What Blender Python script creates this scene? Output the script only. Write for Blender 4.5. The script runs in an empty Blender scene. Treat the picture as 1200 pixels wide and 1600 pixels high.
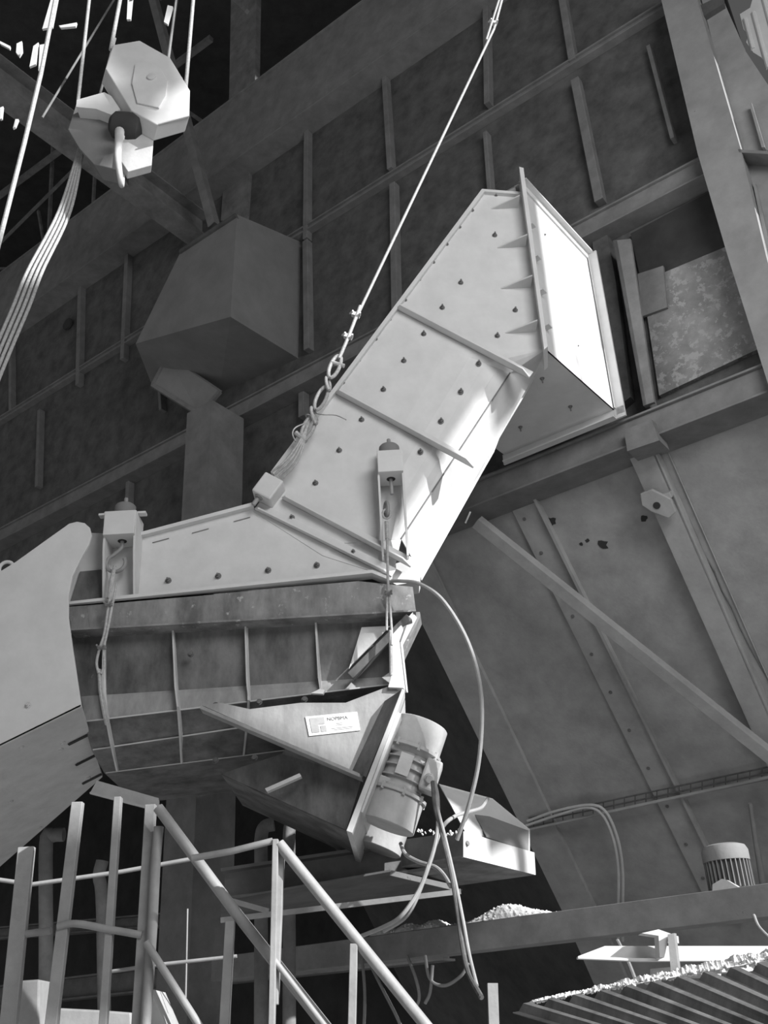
import bpy, bmesh, math, random
from mathutils import Vector as V, Matrix
random.seed(7)
S = bpy.context.scene
COL = S.collection
R = math.radians
# ---------------------------------------------------------------- camera
FOC = 1570.0
TH = R(28.4); RO = math.atan2(160, 2904)
FW = V((0, math.cos(TH), math.sin(TH)))
U0 = V((0, -math.sin(TH), math.cos(TH))); R0 = V((1, 0, 0))
RT = R0*math.cos(RO) - U0*math.sin(RO)
UP = R0*math.sin(RO) + U0*math.cos(RO)
EYE = V((0, 0, 1.6))
cd = bpy.data.cameras.new('camera'); cam = bpy.data.objects.new('camera', cd); COL.objects.link(cam)
cd.sensor_fit = 'VERTICAL'; cd.sensor_height = 32.0; cd.lens = 32.0*FOC/1600
cd.clip_start = 0.05; cd.clip_end = 200
m = Matrix((RT, UP, -FW)).transposed().to_4x4(); m.translation = EYE
cam.matrix_world = m
S.camera = cam
# ---------------------------------------------------------------- light
SUN = V((0.74, -0.50, 0.45)).normalized()
sd = bpy.data.lights.new('sun', 'SUN'); sd.energy = 6.8; sd.angle = R(0.9)
so = bpy.data.objects.new('sun', sd); COL.objects.link(so); so.rotation_euler = SUN.to_track_quat('Z', 'Y').to_euler(); so.location = (12, -1, 9)
w = bpy.data.worlds.new('world'); S.world = w; w.use_nodes = True
bg = w.node_tree.nodes['Background']; bg.inputs[0].default_value = (1, 1, 1, 1); bg.inputs[1].default_value = 0.075
ad = bpy.data.lights.new('daylight', 'AREA'); ad.shape = 'RECTANGLE'; ad.size = 4; ad.size_y = 3; ad.energy = 340
ao = bpy.data.objects.new('daylight', ad); COL.objects.link(ao); ao.location = (3.2, -0.8, 7.2)
ao.rotation_euler = (V((3.2, -0.8, 7.2))-V((0.6, 6.5, 4.5))).to_track_quat('Z', 'Y').to_euler()
vs = S.view_settings; vs.view_transform = 'Standard'; vs.look = 'None'; vs.exposure = 0.2; vs.gamma = 1.0; vs.use_curve_mapping = False
S.cycles.use_denoising = True
# ---------------------------------------------------------------- measuring helpers
AZ = R(54)
U = V((-math.sin(AZ), math.cos(AZ), 0))      # along the bunker wall, to the left
N = V((math.cos(AZ), math.sin(AZ), 0))       # into the bunker wall
Z = V((0, 0, 1)); X = V((1, 0, 0)); Y = V((0, 1, 0))
def ray(x, y): return FW + RT*((x-600)/FOC) + UP*((800-y)/FOC)
def onp(p, n, D):
    d = ray(*p); return EYE + d*((D-n.dot(EYE))/n.dot(d))
def yp(x, y, d=6.0): return onp((x, y), Y, d)
def wp(x, y, d=7.0): return onp((x, y), N, d)
HN = (Z*math.cos(R(50)) + N*math.sin(R(50))); HD = HN.dot(wp(1180, 600, 6.95))
def hp(x, y, off=0.0): return onp((x, y), HN, HD-off)
def zp(x, y, z): return onp((x, y), Z, z)
# ---------------------------------------------------------------- materials
def mat(name, col, rough=0.75, var=0.15, scale=4.0, metal=0.0, spots=None, streak=0.0, bump=0.15, spot_scale=3.0, spot_th=0.62):
    M = bpy.data.materials.new(name); M.use_nodes = True
    nt = M.node_tree; b = nt.nodes['Principled BSDF']; L = nt.links.new
    b.inputs['Roughness'].default_value = rough; b.inputs['Metallic'].default_value = metal
    tc = nt.nodes.new('ShaderNodeNewGeometry')
    mp = nt.nodes.new('ShaderNodeMapping'); L(tc.outputs['Position'], mp.inputs['Vector'])
    if streak: mp.inputs['Scale'].default_value = (1, 1, 1-streak)
    n1 = nt.nodes.new('ShaderNodeTexNoise'); n1.inputs['Scale'].default_value = scale; n1.inputs['Detail'].default_value = 8; n1.inputs['Roughness'].default_value = 0.65
    L(mp.outputs[0], n1.inputs['Vector'])
    r = nt.nodes.new('ShaderNodeValToRGB'); L(n1.outputs['Fac'], r.inputs[0])
    lo, hi = col*(1-var), min(1, col*(1+var))
    r.color_ramp.elements[0].position = 0.32; r.color_ramp.elements[1].position = 0.68
    r.color_ramp.elements[0].color = (lo, lo, lo, 1); r.color_ramp.elements[1].color = (hi, hi, hi, 1)
    out = r.outputs[0]
    if spots is not None:
        n2 = nt.nodes.new('ShaderNodeTexNoise'); n2.inputs['Scale'].default_value = spot_scale; n2.inputs['Detail'].default_value = 10; n2.inputs['Roughness'].default_value = 0.7
        L(tc.outputs['Position'], n2.inputs['Vector'])
        r2 = nt.nodes.new('ShaderNodeValToRGB'); L(n2.outputs['Fac'], r2.inputs[0])
        r2.color_ramp.elements[0].position = spot_th; r2.color_ramp.elements[1].position = spot_th+0.03
        r2.color_ramp.elements[0].color = (0, 0, 0, 1); r2.color_ramp.elements[1].color = (1, 1, 1, 1)
        mx = nt.nodes.new('ShaderNodeMix'); mx.data_type = 'RGBA'
        L(r2.outputs[0], mx.inputs['Factor']); L(out, mx.inputs['A']); mx.inputs['B'].default_value = (spots, spots, spots, 1)
        out = mx.outputs['Result']
    L(out, b.inputs['Base Color'])
    if bump:
        bp = nt.nodes.new('ShaderNodeBump'); bp.inputs['Strength'].default_value = bump; bp.inputs['Distance'].default_value = 0.01
        n3 = nt.nodes.new('ShaderNodeTexNoise'); n3.inputs['Scale'].default_value = 40; n3.inputs['Detail'].default_value = 6
        L(tc.outputs['Position'], n3.inputs['Vector']); L(n3.outputs['Fac'], bp.inputs['Height']); L(bp.outputs[0], b.inputs['Normal'])
    return M
PAINT = mat('dusty_light_paint', 0.60, 0.6, 0.07, 5, bump=0.05)
PAINT2 = mat('worn_light_paint', 0.52, 0.65, 0.12, 6, spots=0.25, spot_scale=9, spot_th=0.70)
RUST = mat('dusty_worn_steel', 0.20, 0.7, 0.45, 7, streak=0.6, spots=0.36, spot_scale=14, spot_th=0.60)
PAN = mat('worn_pan_steel', 0.125, 0.6, 0.5, 7, streak=0.55, spots=0.26, spot_scale=16, spot_th=0.68)
BRKT = mat('bracket_steel', 0.30, 0.5, 0.2, 14, streak=0.7)
WALL = mat('bunker_plate', 0.09, 0.85, 0.38, 4.5, spots=0.05, spot_scale=6, spot_th=0.68)
WBEAM = mat('bunker_beam_steel', 0.18, 0.85, 0.2, 5, spots=0.12, spot_scale=14, spot_th=0.68)
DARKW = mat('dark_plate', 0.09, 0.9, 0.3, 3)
PEEL = mat('peeling_plate', 0.20, 0.85, 0.25, 6, spots=0.30, spot_scale=13, spot_th=0.54)
HOPM = mat('hopper_plate', 0.33, 0.85, 0.2, 3.0, spots=0.13, spot_scale=9, spot_th=0.71)
HOPR = mat('hopper_rib_steel', 0.35, 0.85, 0.15, 4, spots=0.14, spot_scale=12, spot_th=0.68)
BLACK = mat('near_black_steel', 0.035, 0.9, 0.3, 3)  # near black; also painted in for the dark inside of holes and slots
DUCT = mat('grey_duct_paint', 0.20, 0.8, 0.12, 3)
BOLTM = mat('bolt_steel', 0.16, 0.6, 0.2, 20, bump=0)
ROPE = mat('wire_rope_steel', 0.36, 0.55, 0.25, 60)
DROPE = mat('dusty_rope', 0.42, 0.8, 0.25, 50)
MOTM = mat('motor_cast_paint', 0.38, 0.6, 0.14, 9, streak=0.4, spots=0.28, spot_scale=22, spot_th=0.68)
RAILM = mat('railing_paint', 0.27, 0.6, 0.15, 8, spots=0.15, spot_scale=18, spot_th=0.70)
CABLE = mat('dusty_cable_rubber', 0.30, 0.7, 0.1, 20)
DCABLE = mat('dark_cable_rubber', 0.10, 0.6, 0.3, 25)
SAND = mat('pale_sand', 0.62, 0.95, 0.2, 20, bump=0.5)
WHITE = mat('label_white', 0.85, 0.4, 0.01, 3, bump=0)
LGREY = mat('label_grey', 0.42, 0.5, 0.1, 30, bump=0)
LINK = mat('label_ink', 0.16, 0.5, 0.05, 3, bump=0)
DIRT = mat('ground_dirt', 0.32, 0.95, 0.3, 1)
BEAMD = mat('dusty_beam_steel', 0.20, 0.85, 0.2, 6, spots=0.10, spot_scale=12, spot_th=0.66)
TRUSS = mat('dark_truss_steel', 0.18, 0.85, 0.3, 5)
COLM = mat('column_steel', 0.25, 0.8, 0.15, 4, spots=0.12, spot_scale=10, spot_th=0.70)
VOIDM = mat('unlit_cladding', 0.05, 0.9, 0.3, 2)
# ---------------------------------------------------------------- mesh builder
class B:
    def __init__(s): s.v = []; s.f = []
    def add(s, vs_, fs):
        o = len(s.v); s.v += [V(p) for p in vs_]; s.f += [[i+o for i in f] for f in fs]; return s
    def prism(s, pts, ext):
        """closed solid: polygon pts extruded by vector ext"""
        n = len(pts); a = [V(p) for p in pts]; b = [p+V(ext) for p in a]
        s.add(a+b, [list(range(n)), list(range(2*n-1, n-1, -1))] + [[i, i+n, (i+1) % n+n, (i+1) % n] for i in range(n)])
        return s
    def bar(s, p, q, wd, h, side=None, up=None):
        p, q = V(p), V(q); d = (q-p).normalized()
        up = V(up) if up is not None else Z
        sd_ = V(side).normalized() if side is not None else d.cross(up)
        if sd_.length < 1e-4: sd_ = X.copy()
        sd_ = (sd_-d*sd_.dot(d)).normalized(); u2 = sd_.cross(d).normalized()
        a = sd_*(wd/2); b = u2*(h/2)
        return s.prism([p-a-b, p+a-b, p+a+b, p-a+b], q-p)
    def prof(s, p, q, prof, side, up):
        """extrude a 2-D profile [(side, up)...] from p to q"""
        side = V(side).normalized(); up = V(up).normalized()
        return s.prism([V(p)+side*a+up*b for a, b in prof], V(q)-V(p))
    def tube(s, pts, r, seg=8, caps=True):
        pts = [V(p) for p in pts]; n = len(pts); rs = r if isinstance(r, (list, tuple)) else [r]*n
        t0 = (pts[1]-pts[0]).normalized(); a = t0.orthogonal().normalized()
        vs_ = []
        for i, p in enumerate(pts):
            t = ((pts[min(i+1, n-1)]-pts[i]).normalized() + (pts[i]-pts[max(i-1, 0)]).normalized())
            t = t.normalized() if t.length > 1e-6 else t0
            a = (a-t*a.dot(t)); a = a.normalized() if a.length > 1e-6 else t.orthogonal().normalized()
            b = t.cross(a)
            vs_ += [p+(a*math.cos(2*math.pi*k/seg)+b*math.sin(2*math.pi*k/seg))*rs[i] for k in range(seg)]
        fs = [[i*seg+k, i*seg+(k+1) % seg, (i+1)*seg+(k+1) % seg, (i+1)*seg+k] for i in range(n-1) for k in range(seg)]
        if caps: fs += [list(range(seg-1, -1, -1)), [(n-1)*seg+k for k in range(seg)]]
        return s.add(vs_, fs)
    def lathe(s, p, ax, prof, seg=24):
        """prof [(distance along axis, radius)...]"""
        ax = V(ax).normalized(); return s.tube_raw(V(p), ax, prof, seg)
    def tube_raw(s, p, ax, prof, seg):
        a = ax.orthogonal().normalized(); b = ax.cross(a); vs_ = []
        for t, r in prof: vs_ += [p+ax*t+(a*math.cos(2*math.pi*k/seg)+b*math.sin(2*math.pi*k/seg))*max(r, 1e-4) for k in range(seg)]
        n = len(prof)
        fs = [[i*seg+k, i*seg+(k+1) % seg, (i+1)*seg+(k+1) % seg, (i+1)*seg+k] for i in range(n-1) for k in range(seg)]
        fs += [list(range(seg-1, -1, -1)), [(n-1)*seg+k for k in range(seg)]]
        return s.add(vs_, fs)
    def ring(s, c, ax, R_, r, a0=0, a1=360, seg=20, e=1.0, along=None):
        ax = V(ax).normalized(); a = (V(along)-ax*V(along).dot(ax)).normalized() if along is not None else ax.orthogonal().normalized(); b = ax.cross(a)
        k = seg; full = abs(a1-a0) >= 360
        pts = [V(c)+a*math.cos(R(a0+(a1-a0)*i/k))*R_*e+b*math.sin(R(a0+(a1-a0)*i/k))*R_ for i in range(k+1)]
        return s.tube(pts, r, 8, True)
    def done(s, name, material, parent=None, smooth=False, bev=0.0):
        me = bpy.data.meshes.new(name)
        c = sum(s.v, V())/len(s.v)
        me.from_pydata([p-c for p in s.v], [], s.f)
        bm = bmesh.new(); bm.from_mesh(me); bmesh.ops.recalc_face_normals(bm, faces=bm.faces); bm.to_mesh(me); bm.free()
        me.materials.append(material)
        if smooth:
            for p in me.polygons: p.use_smooth = True
            try: me.set_sharp_from_angle(angle=R(38))
            except Exception: pass
        o = bpy.data.objects.new(name, me); COL.objects.link(o)
        base = V((0, 0, 0)); q = parent
        while q is not None: base += q.location; q = q.parent
        o.parent = parent; o.location = c-base
        if bev:
            md = o.modifiers.new('bevel', 'BEVEL'); md.width = bev; md.segments = 2; md.limit_method = 'ANGLE'; md.angle_limit = R(40)
        return o
def thing(name, label, cat, loc, group=None, kind=None):
    o = bpy.data.objects.new(name, None); COL.objects.link(o); o.location = loc; o.empty_display_size = 0.1
    if label: o['label'] = label; o['category'] = cat
    if group: o['group'] = group
    if kind: o['kind'] = kind
    return o
def tag(o, label, cat, group=None, kind=None):
    o['label'] = label; o['category'] = cat
    if group: o['group'] = group
    if kind: o['kind'] = kind
    return o
def ypoly(pix, d, th): return B().prism([yp(x, y, d) for x, y in pix], Y*th)
def wpoly(pix, d, th): return B().prism([wp(x, y, d) for x, y in pix], N*th)
def hpoly(pix, off, th): return B().prism([hp(x, y, off) for x, y in pix], HN*th)
def curve(pts, k=6):
    pts = [V(p) for p in pts]; out = []
    P = [pts[0]*2-pts[1]]+pts+[pts[-1]*2-pts[-2]]
    for i in range(1, len(P)-2):
        a, b, c, d = P[i-1:i+3]
        for j in range(k):
            t = j/k; out.append(0.5*((2*b)+(c-a)*t+(2*a-5*b+4*c-d)*t*t+(3*b-a-3*c+d)*t**3))
    return out+[pts[-1]]
def bolt(p, nrm, parent, r=0.0145, h=0.018, stud=0.022, m_=None):
    b = B(); b.lathe(p-V(nrm)*0.004, nrm, [(0, r*1.45), (0.007, r*1.45)], 12); b.lathe(p, nrm, [(0, r), (h, r)], 6)
    if stud: b.lathe(p+V(nrm)*h, nrm, [(0, r*0.5), (stud, r*0.45)], 8)
    return b.done('bolt', m_ or BOLTM, parent)
# ================================================================ SETTING
B().prism([(-40, -30, -0.1), (40, -30, -0.1), (40, 45, -0.1), (-40, 45, -0.1)], (0, 0, 0.1)).done('floor', DIRT)['kind'] = 'structure'
# wall plates of the bunker, its long channels and stiffeners
wall = thing('wall_back', None, None, wp(600, 400, 7.1), kind='structure')
def zat(x, y, D=6.95): return wp(x, y, D).z
def wl(D, u, z): return N*D + U*u + Z*z
uR = U.dot(wp(1215, 420, 7.1)); zch5 = wp(1180, 600, 7).z
B().prism([wl(7.1, uR, zch5-0.1), wl(7.1, 22, zch5-0.1), wl(7.1, 22, zat(600, -22, 6.75)), wl(7.1, uR, zat(600, -22, 6.75))], N*0.03).done('plate', WALL, wall)
def wbar(p, q, Df, Db, wd, name='stiffener', m_=WBEAM, par=None, bev=0.006):
    a, b = wp(p[0], p[1], Df), wp(q[0], q[1], Df); d = (b-a).normalized(); sd_ = d.cross(N).normalized()
    return B().prism([a-sd_*wd/2, a+sd_*wd/2, b+sd_*wd/2, b-sd_*wd/2], N*(Db-Df)).done(name, m_, par or wall, bev=bev)
def hbeam(z0, u0, u1, h, Df, m_=WBEAM, fl=0.02):
    # channel beam with web set back between two flanges, along the wall
    b = B()
    b.prism([wl(Df, u0, z0), wl(Df, u1, z0), wl(Df, u1, z0+fl), wl(Df, u0, z0+fl)], N*(7.1-Df))
    b.prism([wl(Df, u0, z0+h-fl), wl(Df, u1, z0+h-fl), wl(Df, u1, z0+h), wl(Df, u0, z0+h)], N*(7.1-Df))
    b.prism([wl(Df+0.03, u0, z0+fl), wl(Df+0.03, u1, z0+fl), wl(Df+0.03, u1, z0+h-fl), wl(Df+0.03, u0, z0+h-fl)], N*0.03)
    return b.done('channel', m_, wall, bev=0.004)
hbeam(zat(600, 85, 6.75)+0.0, uR, 22, zat(600, -22, 6.75)-zat(600, 90, 6.75), 6.75)            # ch1 girder
hbeam(zat(900, 96, 7.0), uR, 22, 0.10, 7.0)
hbeam(zat(960, 345, 6.88), uR, 22, 0.22, 6.88)
hbeam(zat(1090, 655, 6.78), uR, 22, 0.26, 6.78)
for p, q, wd in [((478, 172), (476, 372), .07), ((598, 95), (608, 262), .07), ((757, -30), (760, 160), .07), ((873, -30), (893, 92), .08),
                 ((612, 285), (616, 500), .08), ((476, 375), (478, 545), .08), ((757, 205), (770, 380), .05), ((897, 122), (935, 312), .09), ((1012, 70), (1050, 215), .04),
                 ((200, 330), (190, 560), .08), ((125, 400), (120, 600), .08), ((15, 480), (15, 640), .06), ((350, 660), (352, 850), .06), ((200, 720), (192, 900), .06), ((245, 560), (250, 640), .05), ((470, 590), (470, 650), .08), ((60, 640), (56, 760), .06)]:
    wbar(p, q, 7.0, 7.1, wd)
# added out-of-view panels, cut to block the sun where shade should fall
XR = 6.5
def shade(pts3): return [p+SUN*((XR-p.x)/SUN.x) for p in pts3]
rw = thing('sun_blocker', None, None, V((XR, 5, 0)), kind='structure')
def shade_px(pix, d=5.93): B().prism(shade([yp(x, y, d) for x, y in pix]), X*.03).done('cladding', DARKW, rw)
B().prism([V((XR, 3.86, 0)), V((XR, 9.5, 0)), V((XR, 9.5, 19)), V((XR, 3.86, 19))], X*.03).done('cladding', DARKW, rw)
def shade_slab(n0, n1, z0, z1):
    y0, y1 = (n0-N.x*XR)/N.y, (n1-N.x*XR)/N.y
    B().prism([V((XR, y0, z0)), V((XR, y1, z0)), V((XR, y1, z1)), V((XR, y0, z1))], X*.03).done('cladding', DARKW, rw)
shade_slab(6.2, 7, 11.3, 19); shade_slab(3.9, 6.2, 14.6, 19); shade_slab(5.85, 7, 6.3, 8.9)
shade_px([(380, 760), (745, 270), (822, 235), (905, 215), (930, 520), (880, 572), (790, 575), (712, 700), (625, 840), (590, 905), (618, 985), (560, 985), (545, 1045), (600, 1068), (540, 1085), (420, 1090), (330, 1105), (568, 1213), (640, 1100), (690, 1130), (655, 1340), (560, 1360), (330, 1235), (60, 1450), (-400, 1450), (-400, 700), (100, 740)])
shade_px([(150, 40), (275, 60), (300, 130), (262, 140), (245, 165), (246, 200), (205, 176), (163, 108), (150, 100)], 5.0)
shade_px([(86, 172), (120, 170), (172, 181), (190, 175), (206, 184), (204, 225), (172, 230), (172, 268), (120, 300), (80, 280)], 5.1)
shade_px([(899, 330), (903, 330), (912, 600), (907, 600)], 6.4); shade_px([(868, 545), (960, 600), (960, 606), (868, 552)], 6.4)
shade_px([(766, 1270), (850, 1300), (860, 1390), (800, 1372)], 6.9)
shade_px([(-400, 1450), (150, 1300), (225, 1300), (222, 1400), (200, 1500), (205, 1640), (-400, 1640)], 4.75)
# recess, its darkness drawn as a black plate, and peeling plates
wpoly([(985, 365), (1108, 300), (1135, 385), (1005, 455)], 7.06, 0.04).done('dark_recess_plate', BLACK, wall)
wpoly([(1003, 440), (1140, 383), (1185, 545), (1030, 618)], 7.05, 0.05).done('peeling_plate', PEEL, wall)
wpoly([(996, 428), (1036, 415), (1042, 480), (1004, 494)], 7.02, 0.03).done('patch_plate', WBEAM, wall)
b = B(); b.prism([wp(x, y, 6.85) for x, y in [(958, 376), (985, 373), (1022, 628), (1005, 634)]], N*0.03); b.prism([wp(x, y, 6.85) for x, y in [(958, 376), (964, 375), (1010, 632), (1005, 634)]], N*0.25)
b.done('post', WBEAM, wall)
wpoly([(925, 372), (948, 362), (962, 440), (985, 620), (960, 640), (940, 500)], 7.0, 0.1).done('post', WALL, wall)
# hole in the far wall, its dark inside drawn as a black disc
c = wp(107, 507, 7.07); B().lathe(c, -N, [(0, 0.10), (0.03, 0.10)], 20).done('port_hole', BLACK, wall)
# dark back of the bay under the bunker, roof
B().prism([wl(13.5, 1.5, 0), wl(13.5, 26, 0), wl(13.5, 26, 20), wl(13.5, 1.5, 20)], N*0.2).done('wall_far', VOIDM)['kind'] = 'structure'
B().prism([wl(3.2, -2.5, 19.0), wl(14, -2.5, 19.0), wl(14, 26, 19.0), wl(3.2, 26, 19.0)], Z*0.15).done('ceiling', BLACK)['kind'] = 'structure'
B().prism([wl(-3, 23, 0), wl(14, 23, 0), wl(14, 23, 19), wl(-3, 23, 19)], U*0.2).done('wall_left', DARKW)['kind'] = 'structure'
# ================================================================ HOPPER
hop = thing('hopper', 'large sloping steel hopper below the bunker wall, filling the right side', 'hopper', hp(950, 1000))
b = B(); b.prism([hp(x, y) for x, y in [(560, 820), (1260, 545), (1330, 1700), (965, 1640), (700, 1010)]], HN*0.02); b.done('slope_plate', HOPM, hop)
b = B(); b.prism([hp(x, y, .05) for x, y in [(600, 800), (668, 870), (930, 1420), (1010, 1600), (955, 1600), (879, 1425), (645, 945)]], HN*0.05); b.done('corner_flange', HOPR, hop)
a_, c_ = hp(655, 945, .05), hp(960, 1600, .05)
B().prism([a_, c_, c_+U*4+N*2.4, a_+U*4+N*2.4], HN*0.02).done('side_plate', DARKW, hop)
def hrib(name, l0, l1, r0, r1, off=.03):
    return hpoly([l0, l1, r1, r0], off, off)
b = hrib('', (791, 780), (1119, 1440), (830, 765), (1162, 1440)); o = b.done('rib', HOPR, hop, bev=0.004)
b = B(); b.prism([hp(826, 767, .07), hp(1158, 1440, .07), hp(1162, 1440, .07), hp(830, 765, .07)], HN*.07); b.done('rib_lip', HOPR, hop)
for t in [0.05, .13, .2, .28, .37, .46, .55, .64, .73, .82, .9]:
    x, y = 791+(1119-791)*t, 780+660*t
    bolt(hp(x+12, y-2, .03), -HN, hop, .012, .008, 0); bolt(hp(x+40, y-8, .0), -HN, hop, .010, .008, 0)
b = B(); b.prism([hp(977, 701, .12), hp(1200, 1200, .12), hp(1238, 1198, .12), hp(1016, 690, .12)], HN*.03)
b.prism([hp(1012, 692, .12), hp(1234, 1199, .12), hp(1240, 1198, .12), hp(1017, 689, .12)], HN*.12); b.done('rib', HOPR, hop, bev=0.004)
wl_ = [hp(1018+(1215-1018)*t+random.uniform(-3, 3), 692+(1095-692)*t, .004) for t in [i/14 for i in range(15)]]
B().tube(wl_, .006, 6).done('weld_bead', BOLTM, hop)
B().tube([hp(1035, 686, .01), hp(1192, 1042, .01), hp(1232, 1130, .01)], .006, 6).done('seam', HOPR, hop)
wpoly([(975, 672), (1018, 655), (1030, 688), (980, 705)], 6.72, .2).done('rib_head', WBEAM, hop)
# lifting lug on the rib
b = B(); cc = [hp(x, y, .22) for x, y in [(1000, 772), (1018, 765), (1048, 780), (1056, 800), (1045, 810), (1018, 800), (1003, 790)]]
b.prism(cc, HN*.04); b.bar(hp(1030, 780, .2), hp(1034, 776, .1), .2, .05, side=U); b.done('lifting_lug', HOPR, hop, bev=.006)
c = hp(1026, 790, .225); B().lathe(c, HN, [(0, .03), (.05, .03)], 14).done('lug_hole', BLACK, hop)
for (x, y, r) in [(942, 852, .045), (918, 845, .02), (1006, 810, .03), (862, 815, .045), (908, 850, .015)]:
    k = 11; ctr = hp(x, y, .004); a1 = U; a2 = HN.cross(U)
    b = B(); b.prism([ctr+(a1*math.cos(6.283*i/k)+a2*math.sin(6.283*i/k))*r*random.uniform(.6, 1.3) for i in range(k)], HN*.003)
    b.done('rust_spot', BLACK, hop)
# diagonal angle brace in front of the hopper
p, q = onp((742, 818), HN, HD-.35), onp((1235, 1212), HN, HD-.35)
d = (q-p).normalized(); s_ = d.cross(HN).normalized()
b = B(); b.prof(p, q, [(-.05, 0), (.05, 0), (.05, .1), (.042, .1), (.042, .008), (-.05, .008)], s_, HN)
tag(b.done('angle_brace', HOPR, bev=.002), 'long diagonal steel angle crossing in front of the hopper from upper left to lower right', 'brace')
# cable tray across the hopper
t = thing('cable_ladder', 'thin wire cable ladder running across the lower hopper', 'cable tray', hp(1010, 1250, .1))
p0, p1 = hp(826, 1278, .08), hp(1240, 1190, .08); dn = hp(1010, 1262, .08)-hp(1010, 1246, .08)
for k in range(3): B().tube([p0+dn*(k*.55), p1+dn*(k*.55)], .007, 6).done('rail', DCABLE, t)
for i in range(24):
    a = p0.lerp(p1, (i+.5)/24); B().tube([a, a+dn*1.1], .005, 5).done('rung', DCABLE, t)
tag(B().tube([hp(826, 1296, .09), hp(1240, 1206, .09)], .016, 8).done('cable', HOPR), 'straight cable lying along the underside of the cable ladder', 'cable')
for k, dx in enumerate([0, 7]):
    pts = curve([hp(822+dx*.3, 1290-dx, .1), hp(870, 1274-dx, .12), hp(915+dx, 1262-dx*.6, .14), hp(940+dx, 1272-dx*.4, .16), hp(958+dx, 1310, .18), hp(966+dx, 1360, .2), hp(966+dx, 1420, .22), hp(966+dx, 1470, .22)], 6)
    tag(B().tube(pts, .014, 8).done('conduit', PAINT2), ['left one of two bent conduits dropping from the cable ladder to the beam', 'right one of two bent conduits dropping from the cable ladder to the beam'][k], 'conduit', 'bent conduits on the hopper')
tag(B().tube([hp(1172, 1255, .2), hp(1180, 1310, .22), hp(1192, 1380, .25), hp(1194, 1400, .25)], [.018, .022, .03, .03], 10).done('drop_pipe', RAILM, smooth=True), 'short thin pipe hanging beside the ribbed motor at the right edge', 'pipe')
# ================================================================ COLUMNS
t = thing('steel_column', 'broad riveted steel column rising along the upper right edge', 'column', wp(1130, 300, 6.5))
wpoly([(1024, -40), (1078, -40), (1158, 235), (1197, 400), (1250, 600), (1215, 640), (1200, 600), (1137, 400), (1090, 240), (1038, 20)], 6.70, .03).done('front_flange', COLM, t)
wpoly([(1062, -60), (1078, -40), (1158, 235), (1197, 400), (1250, 600), (1245, 600), (1150, 235), (1066, -30)], 6.73, .3).done('web', COLM, t)
t2 = thing('corner_plate_column', 'flat plate column with sunlit edges, right of the broad column at the top right corner', 'column', wp(1160, 150, 6.7))
wpoly([(1086, -40), (1118, -40), (1132, 5), (1165, 80), (1205, 140), (1260, 235), (1157, 235)], 6.88, .03).done('plate', COLM, t2)
b = B(); 
for pts in ([(1100, 38), (1103, 38), (1150, 236), (1146, 236)], [(1170, 160), (1174, 160), (1195, 230), (1190, 230)]):
    b.prism([wp(x, y, 6.80) for x, y in pts], N*.08)
b.done('edge_flange', COLM, t2)
b = B(); b.prism([wp(x, y, 6.70) for x, y in [(1153, 233), (1260, 240), (1260, 244), (1155, 238)]], N*.3); b.done('ledge', WBEAM, t2)
wpoly([(1160, 240), (1260, 246), (1290, 600), (1250, 600), (1198, 400)], 6.88, .03).done('lower_plate', COLM, t2)
wpoly([(1176, 285), (1180, 285), (1206, 400), (1200, 400)], 6.82, .06).done('edge_flange', COLM, t2)
wpoly([(1090, 10), (1128, -8), (1130, 6), (1092, 30)], 6.82, .06).done('cross_plate', DARKW, t2)
# torn corrugated cladding
def corrugated(o, a, bv, n, amp, th, nrm, ragged=None):
    b = B(); k = n*4
    for i in range(k):
        f0, f1 = i/k, (i+1)/k
        h0, h1 = [amp*(1, 1, -1, -1)[j % 4] for j in (i, i+1)]
        s0, s1 = (ragged(f0), ragged(f1)) if ragged else (0, 0)
        p = [o+a*f0+nrm*h0+bv*s0, o+a*f1+nrm*h1+bv*s1, o+a*f1+nrm*h1+bv, o+a*f0+nrm*h0+bv]
        b.prism(p, nrm*th)
    return b
b = B(); sh = [(1156, 22), (1172, 12), (1184, -30), (1300, -80), (1300, 280), (1222, 165), (1206, 128), (1203, 112), (1190, 90), (1177, 82), (1166, 66), (1169, 54), (1162, 46)]
b.prism([wp(x, y, 7.3) for x, y in sh], N*.006)
for k in range(9):
    x = 1160+k*13; y0 = {0: 24, 1: 14, 2: -20}.get(k, -60); 
    p, q = wp(x+4, y0+6, 7.3), wp(x+4+62, y0+6+230, 7.3)
    if k < 3: q = p.lerp(q, [.22, .40, .62][k])
    b.tube([p, q], .022, 8)
tag(b.done('corrugated_sheet', PAINT), 'torn sheet of pale corrugated cladding in the top right corner', 'cladding')
# mid column
def boxcol(px, py0, py1, D, wN, wU, name, lab, m1=WBEAM):
    p = wp(px, py1, D); q = wp(px, py0, D); base = V((p.x, p.y, 0)); top = q.z
    t = thing(name, lab, 'column', base)
    # H section: two flanges, one web
    for s_ in (0, wN-.02):
        B().prism([base+N*s_, base+N*(s_+.02), base+N*(s_+.02)+U*wU, base+N*s_+U*wU], Z*top).done('flange', m1, t)
    B().prism([base+U*(.0)+N*.02, base+N*(wN-.02), base+N*(wN-.02)+U*.02, base+N*.02+U*.02], Z*top).done('web', m1, t)
    return t
boxcol(303, 640, 1330, 6.35, .50, .40, 'support_column', 'tall square steel column standing behind the feeder, left of centre')
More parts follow.
